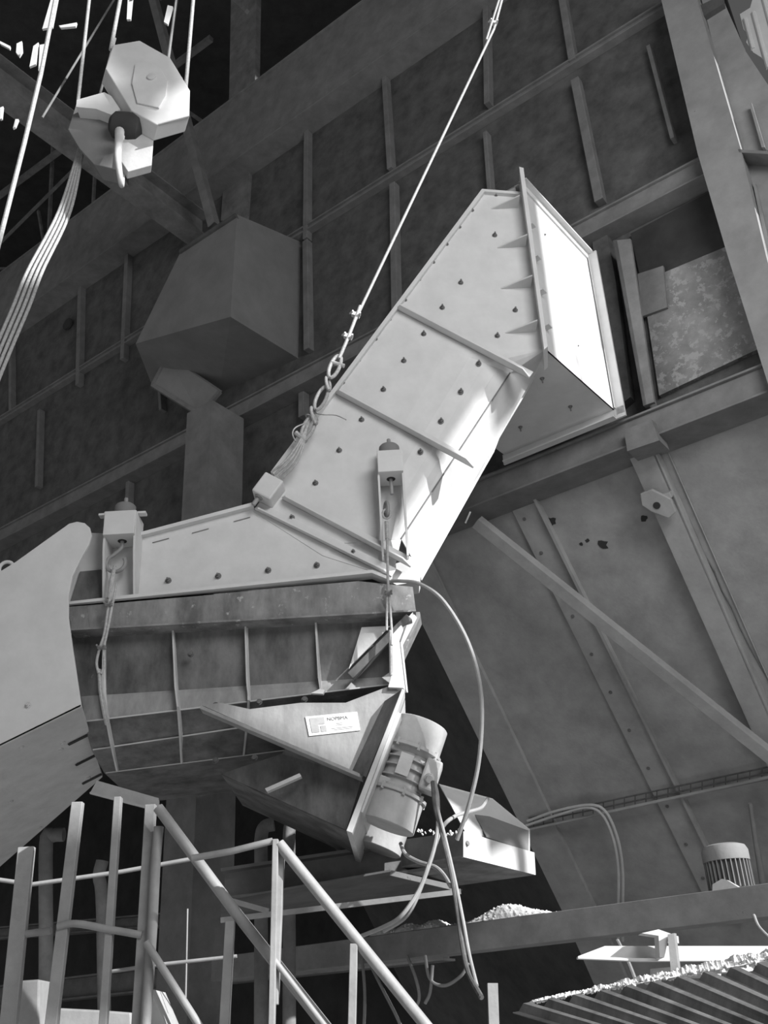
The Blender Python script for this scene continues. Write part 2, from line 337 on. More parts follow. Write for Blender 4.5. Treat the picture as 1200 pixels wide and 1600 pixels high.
# ================================================================ BOX HOOD on the wall (left)
DF = 6.05
Aq, Bq, Eq, Cq = wp(370, 335, DF), wp(283, 392, DF), wp(360, 495, DF), wp(212, 537, DF)
A2, E2, G2, F2 = wp(470, 378, 7.1), wp(466, 560, 7.1), wp(343, 613, 7.1), wp(236, 598, 6.7)
C2 = Cq+N*1.05; B2 = Bq+N*1.05; F3 = wp(236, 598, 7.1)
b = B(); b.add([Aq, Bq, Cq, Eq, A2, E2, G2, F2, C2, B2], [[0, 1, 2, 3], [0, 3, 5, 4], [3, 6, 5], [3, 2, 7], [3, 7, 6], [2, 8, 7], [7, 8, 6], [1, 9, 8, 2], [0, 4, 9, 1], [4, 5, 6, 8, 9]])
t = thing('box_hood', 'dark grey sheet steel box hood jutting from the bunker wall, left of the chute', 'hood', Eq)
b.done('casing', DUCT, t)
lip = B(); lip.prism([Aq-N*.03+Z*.0, Bq-N*.03, Bq-N*.03-Z*.05, Aq-N*.03-Z*.05], N*.06); lip.done('rim', DARKW, t)
g0, g1, g2, g3 = wp(262, 556, 6.5), wp(344, 612, 6.85), wp(312, 648, 6.85), wp(238, 602, 6.5)
b = B(); b.prism([g0, g1, g2, g3], V((0.02, .03, .03))); b.done('outlet_plate', DUCT, t)
b = B(); b.bar(g1, g2, .04, .05); b.bar(g2, g3, .04, .05); b.bar(g3, g0, .03, .04); b.done('outlet_rim', WBEAM, t)
# ================================================================ UPPER LEFT BEAMS
def hbar(p, q, h, wd, name, m_, lab, cat, tf=.02):
    p, q = V(p), V(q); d = (q-p).normalized(); sd_ = d.cross(Z).normalized(); u2 = sd_.cross(d)
    b = B(); pr = [(-wd/2, -h/2), (wd/2, -h/2), (wd/2, -h/2+tf), (tf/2, -h/2+tf), (tf/2, h/2-tf), (wd/2, h/2-tf), (wd/2, h/2), (-wd/2, h/2), (-wd/2, h/2-tf), (-tf/2, h/2-tf), (-tf/2, -h/2+tf), (-wd/2, -h/2+tf)]
    b.prof(p, q, pr, sd_, u2)
    return tag(b.done(name, m_), lab, cat)
pw = wp(315, 362, 7.0)
hbar(pw, pw-N*4.6, .42, .32, 'roof_beam', TRUSS, 'heavy dark beam crossing behind the hook block to the box hood', 'beam')
bp = lambda x, y, D=7.6: wp(x, y, D)
tr = thing('roof_truss', 'dim lattice of steel roof members in the dark upper left corner', 'truss', wp(150, 200, 8.5))
for (x0, y0, x1, y1, wd, D) in [(-20, 320, 330, 60, .10, 8.0), (-20, 480, 300, 250, .09, 8.2), (150, 220, 240, 160, .09, 7.6), (-20, 250, 160, 120, .07, 8.6), (90, 60, 75, 400, .06, 8.2), (150, 240, 140, 420, .05, 8.2), (-10, 420, 200, 420, .05, 8.6), (60, 330, 100, 560, .05, 8.3), (330, 200, 420, 120, .06, 8.6), (0, 380, 170, 210, .05, 8.0), (100, 40, 330, 200, .07, 8.8), (-10, 30, 130, 0, .2, 7.2)]:
    a, c = wp(x0, y0, D), wp(x1, y1, D)
    B().bar(a, c, wd, wd, up=N).done('member', TRUSS, tr)
a, c = wp(232, -20, 5.9), wp(330, 350, 6.4)
b = B(); dd = (c-a).normalized(); b.prof(a, c, [(-.06, 0), (.06, 0), (.06, .1), (.05, .1), (.05, .01), (-.06, .01)], dd.cross(N), N)
tag(b.done('angle_brace', WBEAM), 'slim dark angle slanting down to the box hood beside the hook block', 'brace')
tag(B().prism([wp(x, y, 7.05) for x, y in [(362, -60), (402, -60), (398, 150), (385, 345), (345, 345), (358, 150)]], N*.1).done('wall_post', TRUSS), 'dark upright post behind the guy rope top, above the box hood', 'post')
tag(B().bar(wp(355, -10, 6.4), wp(386, 18, 6.4), .06, .06).done('bar_end', WBEAM), 'short rod end poking in at the top edge, right of the hoist ropes', 'rod')
# pale plates standing in for bright sky gaps in the roof
for i, pts in enumerate([[(82, -10), (92, -10), (82, 42), (66, 45)], [(26, 68), (34, 64), (35, 80), (30, 88), (25, 82)], [(52, 72), (60, 66), (56, 100), (46, 104)], [(62, 70), (74, 68), (66, 92), (60, 110)], [(92, 40), (120, 35), (118, 41), (95, 43)], [(200, -10), (208, -10), (204, 30), (198, 30)], [(262, 8), (270, 10), (262, 38), (256, 34)], [(0, 168), (5, 166), (3, 185), (0, 186)], [(24, 186), (29, 186), (24, 198), (20, 200)], [(0, 64), (16, 72), (15, 76), (0, 68)]]):
    ypoly(pts, 5.6, .02).done('sky_gap_plate', PAINT, tr)
# ================================================================ HOIST BLOCK
hb = thing('hook_block', 'crane hook block with two octagonal sheave housings and a hook, hanging at upper left', 'hook block', yp(190, 180, 5.05))
oct1 = [(177, 70), (218, 63), (266, 90), (297, 141), (296, 182), (247, 196), (205, 172), (165, 107)]
ext = V((-.055, .11, -.03))
b = B().prism([yp(x, y, 5.0+.0*x) for x, y in oct1], ext); h1 = b.done('sheave_housing', PAINT, hb, bev=.006)
rp = [(211, 99), (232, 96), (250, 106), (262, 126), (259, 150), (248, 168), (214, 160), (206, 130)]
B().prism([yp(x, y, 4.985) for x, y in rp], Y*.016).done('cover_plate', PAINT, h1, bev=.003)
B().lathe(yp(237, 121, 4.985), -Y, [(0, .032), (.012, .032), (.014, .026)], 20).done('pin', PAINT2, h1, smooth=True)
B().tube([yp(247, 194, 4.99), yp(296, 181, 4.99)], .008, 8).done('edge_bead', PAINT2, h1)
oct2 = [(120, 158), (164, 145), (187, 172), (180, 205), (185, 236), (186, 266), (146, 256), (124, 232), (106, 202)]
b = B().prism([yp(x, y, 5.16) for x, y in oct2], V((.04, .14, -.02))); h2 = b.done('sheave_housing', DUCT, hb, bev=.006)
B().prism([yp(x, y, 5.06) for x, y in [(120, 156), (163, 144), (174, 150), (188, 171), (173, 179), (150, 170), (119, 167)]], Y*.12).done('top_cover', PAINT, h2)  # paler than the housing: sunlight on its top put into the paint
oct3 = [(196, 180), (226, 180), (241, 205), (237, 258), (200, 268), (188, 250)]
b = B().prism([yp(x, y, 5.11) for x, y in oct3], V((-.02, .06, -.01))); b.done('sheave_housing', PAINT2, hb, bev=.004)
b = B(); b.lathe(yp(194, 198, 5.10), V((.75, .1, -.2)), [(-.10, .06), (-.07, .095), (.06, .115), (.12, .10), (.15, .04)], 24); b.done('trunnion', BLACK, hb, smooth=True)
hk = curve([yp(187, 205, 5.02), yp(186, 222, 4.96), yp(184, 245, 4.93), yp(187, 272, 4.95), yp(190, 290, 5.02), yp(192, 284, 5.13), yp(194, 262, 5.2)], 6)
nn = len(hk); B().tube(hk, [.034-.026*i/(nn-1) for i in range(nn)], 12).done('hook', PAINT2, hb, smooth=True)
B().lathe(yp(187, 216, 5.0), Z, [(-.02, .035), (.02, .035)], 8).done('hook_nut', PAINT2, hb)
def rope(pts, r, lab, m_=ROPE, group='hoist ropes', cat='rope', seg=8, name='wire_rope'):
    return tag(B().tube(pts, r, seg).done(name, m_, smooth=True), lab, cat, group)
rope([yp(146, -60, 5.1), yp(122, 158, 5.15)], .0135, 'hoist rope running up from the left sheave housing of the hook block')
rope([yp(199, -60, 5.05), yp(173, 78, 5.05)], .0155, 'hoist rope meeting the top left corner of the octagonal housing')
rope([yp(284, -60, 5.15), yp(263, 92, 5.15)], .012, 'dim hoist rope just behind the top right corner of the octagonal housing', TRUSS)
rope([yp(307, -60, 5.05), yp(290, 140, 5.05)], .0145, 'rightmost hoist rope, meeting the right side of the octagonal housing')
rope([yp(98, -60, 4.9), yp(64, 115, 4.9), yp(38, 224, 4.9), yp(-12, 420, 4.9), yp(-70, 700, 4.9)], .0165, 'long hoist rope falling along the left edge of the picture')
rope([yp(180, 60, 5.3), yp(150, 170, 5.3), yp(158, 140, 5.3)][:2], .010, 'short dim rope between the two sheave housings', TRUSS)
for k, lab in enumerate(['leftmost strand of the rope bundle at the left edge', 'second strand from the left of the rope bundle', 'third strand from the left of the rope bundle', 'rightmost strand of the rope bundle at the left edge']):
    o_ = k*7.0
    rope(curve([yp(124+k*2.2, 232, 5.3), yp(92+o_*.85, 330, 5.2), yp(44+o_*1.1, 422, 5.1), yp(20+o_*1.2, 480, 5.0), yp(-22+o_*1.2, 580, 4.9), yp(-150+o_*1.2, 900, 4.7)], 8), .0115, lab, group='strands of the rope bundle')
b = B(); b.ring(yp(228, 0, 5.6), Y, .13, .012, 0, 180, along=-X); tag(b.done('cable_loop', DCABLE), 'slack loop of dark cable above the octagonal housing', 'cable')
rope([yp(196, -30, 6.4), yp(66, 184, 6.0)], .010, 'thin slanting rope behind the left hoist ropes', TRUSS)
# ================================================================ CHUTE
ch = thing('inclined_chute', 'large pale bolted steel chute rising diagonally across the middle', 'chute', yp(600, 900, 6.2))
def lerp2(a, b, t): return (a[0]+(b[0]-a[0])*t, a[1]+(b[1]-a[1])*t)
# front casing: flat face, then a rolled edge toward the sunlit underside
top_e = (797, 583); bot_e = (627, 842)
f_top = (852, 546)
rows = [(0, 0.0), (.35, .008), (.6, .028), (.8, .06), (1, .105)]       # width fraction, set-back
L0, L1 = (700, 545), (520, 850)             # where the roll starts
vs_ = []; 
face = [(427, 738), (755, 298), (816, 304), (852, 546), L0, L1, (504, 868), (398, 800)]
b = B(); b.prism([yp(x, y) for x, y in face], Y*.012)
rs = []
for f, dy in rows:
    p0, p1 = lerp2((786, 574) if 0 else L0, top_e, f), lerp2(L1, bot_e, f)
    rs.append((yp(*p0, 6+dy), yp(*p1, 6+dy)))
for (a0, a1), (c0, c1) in zip(rs, rs[1:]): b.prism([a0, c0, c1, a1], Y*.012)

for k_ in range(4): b.prism([yp(852, 546), rs[k_+1][0], rs[k_][0]], Y*.012)
b.prism([yp(*L1), rs[2][1], rs[-1][1], yp(612, 905), yp(598, 898), yp(504, 868)], Y*.012)
b.done('front_plate', PAINT, ch, smooth=False)
e0, e1 = rs[-1]
o0_, o1_ = yp(838, 582, 6.30), yp(655, 892, 6.42)
b = B(); b.prism([e0, e1, o1_, o0_], V((-.012, .0, .012)))
b.prism([yp(852, 546), e0, o0_, yp(846, 560, 6.3)], V((-.012, 0, .012)))
b.done('bottom_plate', PAINT, ch)
B().tube([e0-Y*.004, e1-Y*.004], .006, 6).done('fold_seam', BOLTM, ch)
b = B(); b.prism([o0_, o1_, yp(659, 907, 6.44), yp(772, 706, 6.44), yp(790, 660, 6.44)], V((-.01, .0, .01))); b.done('bottom_flange', PAINT, ch)
# back and top so the casing is a closed box
bk = [yp(427, 738)+Y*.5, yp(755, 298)+Y*.5, yp(816, 304)+Y*.5, yp(852, 546)+Y*.5, o0_+Y*.05, o1_+Y*.05, yp(398, 800)+Y*.5]
b = B(); b.prism(bk, Y*.01)
b.prism([yp(427, 738), yp(755, 298), yp(755, 298)+Y*.5, yp(427, 738)+Y*.5], V((.01, 0, -.01)))
b.prism([yp(755, 298), yp(816, 304), yp(816, 304)+Y*.5, yp(755, 298)+Y*.5], V((0, 0, -.012)))
b.done('back_casing', PAINT, ch)
# edge angle along the upper left side with bolts
b = B(); b.prism([yp(x, y, 5.965) for x, y in [(423, 737), (753, 295), (757, 299), (428, 741)]], Y*.04)
b.prism([yp(x, y, 5.965) for x, y in [(753, 295), (818, 300), (818, 304), (757, 299)]], Y*.04); b.done('edge_strip', PAINT, ch)
for x, y in [(743, 312), (738, 329), (718, 355), (698, 382), (677, 410), (655, 437), (633, 469), (609, 499), (587, 530), (561, 563), (536, 598), (509, 632), (775, 305)]:
    bolt(yp(x, y), -Y, ch, .011, .012, .010)
for x, y in [(773, 368), (720, 442), (691, 481), (662, 522), (631, 564), (599, 609), (565, 656), (777, 525), (748, 568), (720, 612), (689, 658), (805, 485), (530, 704), (493, 755), (657, 706), (456, 809), (552, 863), (495, 883), (419, 891), (341, 900), (263, 907)]:
    bolt(yp(x, y, 6.012 if (x, y) in ((748, 568), (720, 612), (689, 658), (657, 706)) else 6), -Y, ch)
for x, y in [(707, 790), (678, 837), (648, 884), (771, 690)]: bolt(yp(x-2, y, 6.38), V((.6, -.3, -.6)), ch, .009, .008, 0)
# stiffener bars
def stiff(p, q, h=.075, th=.012, name='stiffener'):
    a, c = yp(*p), yp(*q); d = (c-a).normalized(); s_ = d.cross(Y).normalized()*th
    b = B(); b.prism([a, c, c-Y*h*.3+d*.0, c-d*.06-Y*h, a+d*.03-Y*h, a-Y*h*.4], s_)
    b.prism([a, c, c+s_*5.5, a+s_*5.5], Y*-.012)
    return b.done(name, PAINT, ch, bev=.002)
stiff((620, 484), (826, 592)); stiff((525, 616), (739, 732)); stiff((441, 781), (641, 887)); stiff((398, 797), (612, 902), .05)
B().prism([yp(x, y, 6.06) for x, y in [(596, 888), (650, 870), (657, 900), (655, 908), (620, 914), (605, 906)]], Y*.2).done('foot_plate', PAINT, ch)
# hood over the feeder
hood = [(120, 832), (215, 835), (390, 788), (398, 797), (612, 904), (590, 893), (205, 932), (106, 941), (112, 880)]
b = B(); b.prism([yp(x, y, 6.004) for x, y in hood], Y*.012); b.prism([yp(215, 835, 6.0), yp(396, 789, 6.0), yp(396, 789, 6.5), yp(215, 835, 6.5)], Z*-.012); b.done('hood_plate', PAINT, ch)
b = B(); b.prism([yp(x, y, 5.96) for x, y in [(213, 833), (394, 785), (396, 790), (214, 838)]], Y*.05)
b.prism([yp(x, y, 5.9) for x, y in [(204, 929), (582, 890), (612, 903), (613, 908), (581, 895), (204, 934), (106, 944), (106, 940)]], Y*.1); b.done('hood_flange', PAINT, ch)
for p in [(238, 848), (300, 833), (365, 815)]:
    B().bar(yp(p[0], p[1], 5.998), yp(p[0]+26, p[1]-7, 5.998), .004, .004).done('weld_seam', BOLTM, ch)
B().prism([yp(x, y, 5.99) for x, y in [(125, 893), (158, 890), (158, 935), (110, 940)]], Y*.01).done('recess_shade_strip', PAN, ch)  # dark strip: shade of the recessed hood end put into the colour
# lug box at the knee
a = yp(418, 758, 5.87); dx = (yp(641, 887)-yp(441, 781)).normalized(); dz = V((-dx.z, 0, dx.x)); dz = dz if dz.z > 0 else -dz
b = B(); b.prism([a-dx*.075-dz*.085, a+dx*.075-dz*.085, a+dx*.075+dz*.085, a-dx*.075+dz*.085], Y*.14); lb = b.done('lug_box', PAINT, ch, bev=.012)
B().lathe(a-dz*.085-dx*.02+Y*.05, -dz, [(0, .03), (.01, .03), (.01, .016), (.07, .016)], 12).done('stud', RAILM, lb, smooth=True)
# knife-edge flange at the outlet with gussets both sides
p_t, p_b = yp(814, 261, 5.86), yp(852, 543, 5.9)
b = B(); b.prism([yp(811, 260, 5.86), yp(818, 262, 5.86), yp(856, 541, 5.86), yp(850, 546, 5.86)], Y*.26+X*.03); b.done('outlet_flange', PAINT, ch, bev=.003)
for tip, cor in [((767, 330), (812, 306)), ((777, 392), (824, 367)), ((783, 457), (832, 431)), ((790, 527), (840, 501))]:
    c = yp(*cor, 5.87); z_ = c.z; tt = yp(*tip, 6.0); z0 = tt.z; bb = V((c.x+.0, 6.0, z_))
    B().prism([V((tt.x, 6.0, z_)), c, bb], Z*.012).done('gusset', PAINT, ch)
# connector hood bolted to the wall
cn = thing('wall_connector_hood', 'pale bolted inlet box joining the chute to the bunker wall, one side in bright sun', 'hood', wp(900, 600, 6.5))
K1 = yp(853, 545, 6.0); T1 = V((K1.x, K1.y, yp(826, 285, 6.0).z))
kb = wp(960, 640, 6.68); kt = wp(918, 400, 6.68); kl = wp(788, 710, 6.68); kl.z = K1.z; kb.z = K1.z
NL = K1+V((-.55, 0, 0))
b = B(); b.prism([K1, T1, kt, kb], U*.012); b.done('side_plate', PAINT, cn)
b = B(); b.prism([K1, kb, kl, kl-N*.55], Z*.012); b.done('bottom_plate', PAINT, cn)
b = B(); b.prism([T1, kt, kt+U*.9, T1+U*.35], -Z*.012); b.prism([T1+U*.05, T1+U*.4, K1+U*.4, K1+U*.05], N*.01); b.done('back_plate', PAINT, cn)
d = (kt-T1).normalized()
b = B(); b.prism([T1-U*.06+Z*.02, kt-U*.06+Z*.02, kt+Z*.02+U*.01, T1+Z*.02+U*.01], -Z*.012); 
b.prism([T1-U*.0-Z*.05, kt-Z*.05, kt+Z*.02, T1+Z*.02], -U*.015); b.done('top_flange', PAINT, cn)
vt = (kt-kb).normalized()
b = B(); b.prism([kb-vt*.06-U*.01, kb-vt*.06-U*.085, kt+vt*.02-U*.085, kt+vt*.02-U*.01], N*.02)
b.prism([kb-Z*.09-U*.085, kl-Z*.09+U*.02, kl+Z*.01+U*.02, kb+Z*.01-U*.085], N*.02)
b.prism([kb-U*.012-N*.03, kt-U*.012-N*.03, kt-U*.02, kb-U*.02], N*.03)
b.done('wall_flange', PAINT, cn, bev=.002)
b = B(); z0 = K1.z
b.prism([kb-Z*.09-N*.0, kl-Z*.09, kl-Z*.09-N*.05, kb-Z*.09-N*.05], Z*.012); b.done('flange_lip', PAINT, cn)
uc = U.dot(K1)
for x, y in [(880, 406), (909, 441), (900, 542), (931, 575), (849, 368), (912, 520)]:
    bolt(onp((x, y), U, uc-.001), -U, cn, .013, .014, .012)
for x, y in [(847, 591), (891, 635), (813, 667)]: bolt(zp(x, y, K1.z), -Z, cn, .013, .014, .03)
for z_ in [.12, .32, .52, .72]:
    c = K1.lerp(T1, z_)-U*.002; B().prism([c, c-U*.05, c-U*.05+Z*.01+N*.0, c+Z*.01], N*.06).done('small_gusset', PAINT, cn)
# ---------------------------------------------------------------- spring hanger brackets
def hanger(x0, x1, yt, ybt, ytbx, side, parent):
    """U bracket; x0..x1 outer pixel edges at the top, yt top pixel, ytbx lower edge of the box, ybt foot pixel"""
    t = B(); yf = 5.80
    TL, TR = yp(x0, yt, yf), yp(x1, yt, yf); zt = TL.z; zb = yp(x0, ytbx, yf).z; zf = yp((x0+x1)/2, ybt, 5.9).z
    for s_, x in ((1, TL.x), (-1, TR.x)):
        p = [V((x, yf, zt)), V((x, 6.0, zt)), V((x, 6.0, zf)), V((x, 5.93, zf)), V((x, 5.84, zb-.35*(zt-zf)*.5))]
        t.prism(p, X*.014*s_)
    o = t.done('hanger_bracket', PAINT, parent)
    B().prism([V((TL.x+.004, yf-.004, zt+.003)), V((TR.x-.004, yf-.004, zt+.003)), V((TR.x-.004, yf-.004, zb)), V((TL.x+.004, yf-.004, zb))], Y*.2).done('top_box', PAINT, o, bev=.004)
    cx = (TL.x+TR.x)/2; c = V((cx, yf+.11, zt))
    if side: B().prism([V((TL.x-.05, yf+.04, zt+.0)), V((TR.x+.05, yf+.04, zt)), V((TR.x+.05, yf+.09, zt)), V((TL.x-.05, yf+.09, zt))], Z*.014).done('cross_strap', PAINT, o)
    B().lathe(c, Z, [(0, .072), (.012, .075), (.09, .070), (.10, .062)], 28).done('spring_cap', DUCT, o, smooth=True)
    B().lathe(c+Z*.10, Z, [(0, .028), (.012, .028), (.012, .014), (.055, .014), (.06, .011)], 12).done('stud', RAILM, o, smooth=True)
    B().lathe(V((cx, yf+.10, zb-.002)), Z, [(0, .03), (.004, .03)], 18).done('rod_hole', BLACK, o)
    return o, V((cx, yf+.10, zb))
hA, pA = hanger(163, 213, 800, 932, 836, True, ch)
hB, pB = hanger(588, 629, 705, 866, 738, False, ch)
# eye hook of the left hanger
c = yp(181, 880, 5.9)
hk = [pA, pA-Z*.05] + [c+V((math.cos(R(a_)), 0, math.sin(R(a_))))*.062 for a_ in range(110, 400, 20)]
B().tube(curve(hk, 3), .013, 8).done('hook', RAILM, hA, smooth=True)
c2 = yp(604, 800, 5.9)
B().tube([pB, pB-Z*.12], .012, 8).done('hook_rod', RAILM, hB, smooth=True)
B().ring(yp(604, 800, 5.9)+Z*.02, V((1, .4, 0)), .035, .012, e=1.5, along=Z).done('eye', RAILM, hB, smooth=True)
# ================================================================ FEEDER
fd = thing('vibrating_feeder', 'worn steel feeder trough with ribbed side and two motors, hanging under the chute', 'feeder', yp(380, 1210, 6.4))
b = B(); b.prism([yp(x, y, 5.93) for x, y in [(107, 946), (560, 908), (645, 917), (650, 956), (110, 985)]], Y*.012)
b.prism([yp(108, 985, 5.90), yp(650, 955, 5.90), yp(650, 955, 5.90)+Y*.2, yp(108, 985, 5.90)+Y*.2], Z*.012); 
b.prism([yp(107, 946, 5.93), yp(560, 908, 5.93), yp(560, 908, 6.1), yp(107, 946, 6.1)], -Z*.01)
b.done('top_rail', RUST, fd)
B().prism([yp(x, y, 5.917) for x, y in [(108, 948), (135, 946), (140, 984), (111, 986)]], Y*.012).done('end_patch', RUST, fd)
Lr = [((110, 984), 6.03), ((127, 1088), 6.10), ((134, 1128), 6.06), ((146, 1172), 6.25), ((166, 1208), 6.55)]
Rr = [((640, 958), 6.03), ((628, 1056), 6.10), ((612, 1070), 6.06), ((560, 1110), 6.25), ((452, 1172), 6.55)]
pl = [yp(*p, d) for p, d in Lr]; pr_ = [yp(*p, d) for p, d in Rr]
for i, nm, mm in ((0, 'side_panel', PAN), (1, 'lower_side_panel', BRKT), (2, 'bottom_bend', PAN), (3, 'bottom_panel', PAN)):  # lower side panel paler: light on that band put into its steel colour
    B().prism([pl[i], pr_[i], pr_[i+1], pl[i+1]], Y*.012).done(nm, mm, fd)
B().prism([pl[4], pr_[4], pr_[4]+Y*.9, pl[4]+Y*.9], Z*.012).done('trough_floor', PAN, fd)
B().prism([q+Y*.001 for q in pl]+[pl[4]+Y*.6, pl[0]+Y*1.2], X*-.012).done('end_plate', PAN, fd)
# panel edge beads
for i in (2, 3, 4): B().tube([pl[i]-Y*.012, pr_[i]-Y*.012 if i < 4 else pr_[i]-Y*.01], .005, 6).done('edge_bead', PAINT2, fd)
# vertical ribs following the profile
def frib(xs, hh=.075, r=range(0, 5), nm='rib'):
    ps = []
    for i in r:
        t_ = (xs[i]-Lr[i][0][0])/(Rr[i][0][0]-Lr[i][0][0]); ps.append(pl[i].lerp(pr_[i], t_))
    outp = [p+V((0, -hh*(.5 if i in (0, len(ps)-1) else 1), 0)) for i, p in enumerate(ps)]
    outp[-1] = ps[-1]-Y*.03-Z*.004
    return B().prism(ps+outp[::-1], X*.012).done(nm, PAINT2 if nm == 'rib' else PAN, fd)
frib([163, 163, 168, 176, 183], .07); frib([270, 276, 279, 282, 283]); frib([383, 387, 388], .075, range(0, 3)); frib([385, 387, 387, 384, 380], .04, range(0, 5)); frib([492, 498, 500], .075, range(0, 3))
for x, y, d in [(298, 1022, 6.0), (337, 1102, 6.02), (405, 1097, 6.02), (476, 1093, 6.02)]: bolt(yp(x, y, d), -Y, fd, .014, .014, 0, PAN)
for x, y in [(337, 1188), (398, 1184)]: bolt(yp(x, y, 6.38), -Y, fd, .014, .01, 0, PAN)
# motor bracket: side web, flanges, mounting plate, box below
web = [(316, 1102), (345, 1098), (390, 1108), (470, 1098), (540, 1098), (608, 1072), (624, 1080), (568, 1213)]
B().prism([yp(x, y, 5.93) for x, y in web], Y*.014).done('bracket_web', BRKT, fd)
b = B(); b.prism([yp(314, 1102, 5.86), yp(568, 1211, 5.86), yp(566, 1216, 5.86), yp(312, 1107, 5.86)], Y*.1); b.done('bracket_flange', BRKT, fd, bev=.002)
b = B(); b.prism([yp(600, 1096, 5.935), yp(627, 1078, 5.80), yp(572, 1214, 5.80), yp(550, 1203, 5.935)], Y*.012); b.done('bracket_end_flange', PAN, fd)
mp0, mp1 = yp(628, 1076, 5.80), yp(541, 1298, 5.80)
md_ = (mp1-mp0).normalized(); mn = V((-md_.z, 0, md_.x)); mn = mn if mn.x > 0 else -mn
b = B(); b.prism([mp0, mp1, mp1+mn*.035, mp0+mn*.02], Y*1.05); mplate = b.done('mounting_plate', PAINT2, fd, bev=.003)
B().prism([mp0+md_*.13+mn*.02+Y*.05, mp0+md_*.75+mn*.02+Y*.05, mp0+md_*.75+mn*.045+Y*.05, mp0+md_*.13+mn*.045+Y*.05], Y*.85).done('motor_pad', PAINT2, fd, bev=.003)
b = B(); b.prism([yp(450, 1164, 5.98), yp(566, 1215, 5.98), yp(541, 1297, 5.98), yp(345, 1209, 6.2), yp(440, 1178, 6.1)], Y*.02)
b.prism([yp(541, 1297, 5.98), yp(345, 1209, 6.2), yp(345, 1209, 6.2)+Y*.9, yp(541, 1297, 5.98)+Y*.9], Z*.012); b.done('bracket_box', PAN, fd)
B().prism([yp(x, y, 5.94) for x, y in [(414, 1232), (468, 1208), (471, 1213), (417, 1237)]], Y*.05).done('bracket_rib', PAINT2, fd)
# rear corner plates and strut
B().prism([yp(x, y, 6.02) for x, y in [(640, 957), (656, 956), (657, 962), (622, 1035), (612, 1000)]], V((.01, .15, 0))).done('corner_plate', RUST, fd)
B().prism([yp(x, y, 5.90) for x, y in [(645, 956), (622, 1000), (630, 1075), (606, 1074), (613, 1048), (612, 992)]], V((.03, .1, 0))).done('corner_gusset', PAINT, fd, bev=.003)
B().bar(yp(548, 1058, 5.98), yp(640, 966, 5.93), .075, .05, side=Y).done('diagonal_strut', PAN, fd, bev=.004)
B().prism([yp(x, y, 6.0) for x, y in [(565, 980), (610, 978), (556, 1032), (545, 1045)]], Y*.012).done('sun_patch', PAINT2, fd)  # pale plate standing in for a patch of sun on the trough side
B().prism([yp(x, y, 5.93) for x, y in [(486, 1083), (500, 1076), (508, 1078), (505, 1084)]], Y*.03).done('weld_lump', PAINT, fd)
# label with a logo block and lettering
Lq = [yp(x, y, 5.924) for x, y in [(477, 1120), (558, 1112), (563, 1141), (483, 1150)]]
lab = B().prism(Lq, Y*.004).done('rating_label', WHITE, fd)
def LP(u_, v_, off=.0015): return Lq[0].lerp(Lq[1], u_).lerp(Lq[3].lerp(Lq[2], u_), v_)-Y*off
b = B()
for (u0, v0, u1, v1) in [(.07, .1, .22, .86), (.22, .1, .35, .46), (.25, .55, .36, .86)]:
    b.prism([LP(u0, v0), LP(u1, v0), LP(u1, v1), LP(u0, v1)], -Y*.001)
b.done('logo', LGREY, lab)
tc = bpy.data.curves.new('lettering', 'FONT'); tc.body = 'NOPBMA'; tc.size = .058; tc.extrude = .0004
to = bpy.data.objects.new('lettering_src', tc); COL.objects.link(to)
bpy.context.view_layer.update()
me = bpy.data.meshes.new_from_object(to.evaluated_get(bpy.context.evaluated_depsgraph_get())); bpy.data.objects.remove(to)
ex = (Lq[1]-Lq[0]).normalized(); ey = -(Lq[3]-Lq[0]).normalized(); og = LP(.40, .33)
wid = max(v.co.x for v in me.vertices); sc = (Lq[1]-Lq[0]).length*.40/wid
b = B(); b.v = [og+ex*v.co.x*sc+ey*v.co.y*sc-Y*v.co.z for v in me.vertices]; b.f = [list(p.vertices) for p in me.polygons]
b.done('lettering', LINK, lab)
b = B()
for (u0, u1, v_) in [(.56, .68, .5), (.55, .7, .58), (.45, .88, .74), (.5, .85, .82)]: b.prism([LP(u0, v_), LP(u1, v_), LP(u1, v_+.02), LP(u0, v_+.02)], -Y*.001)
b.done('small_print', LGREY, lab)
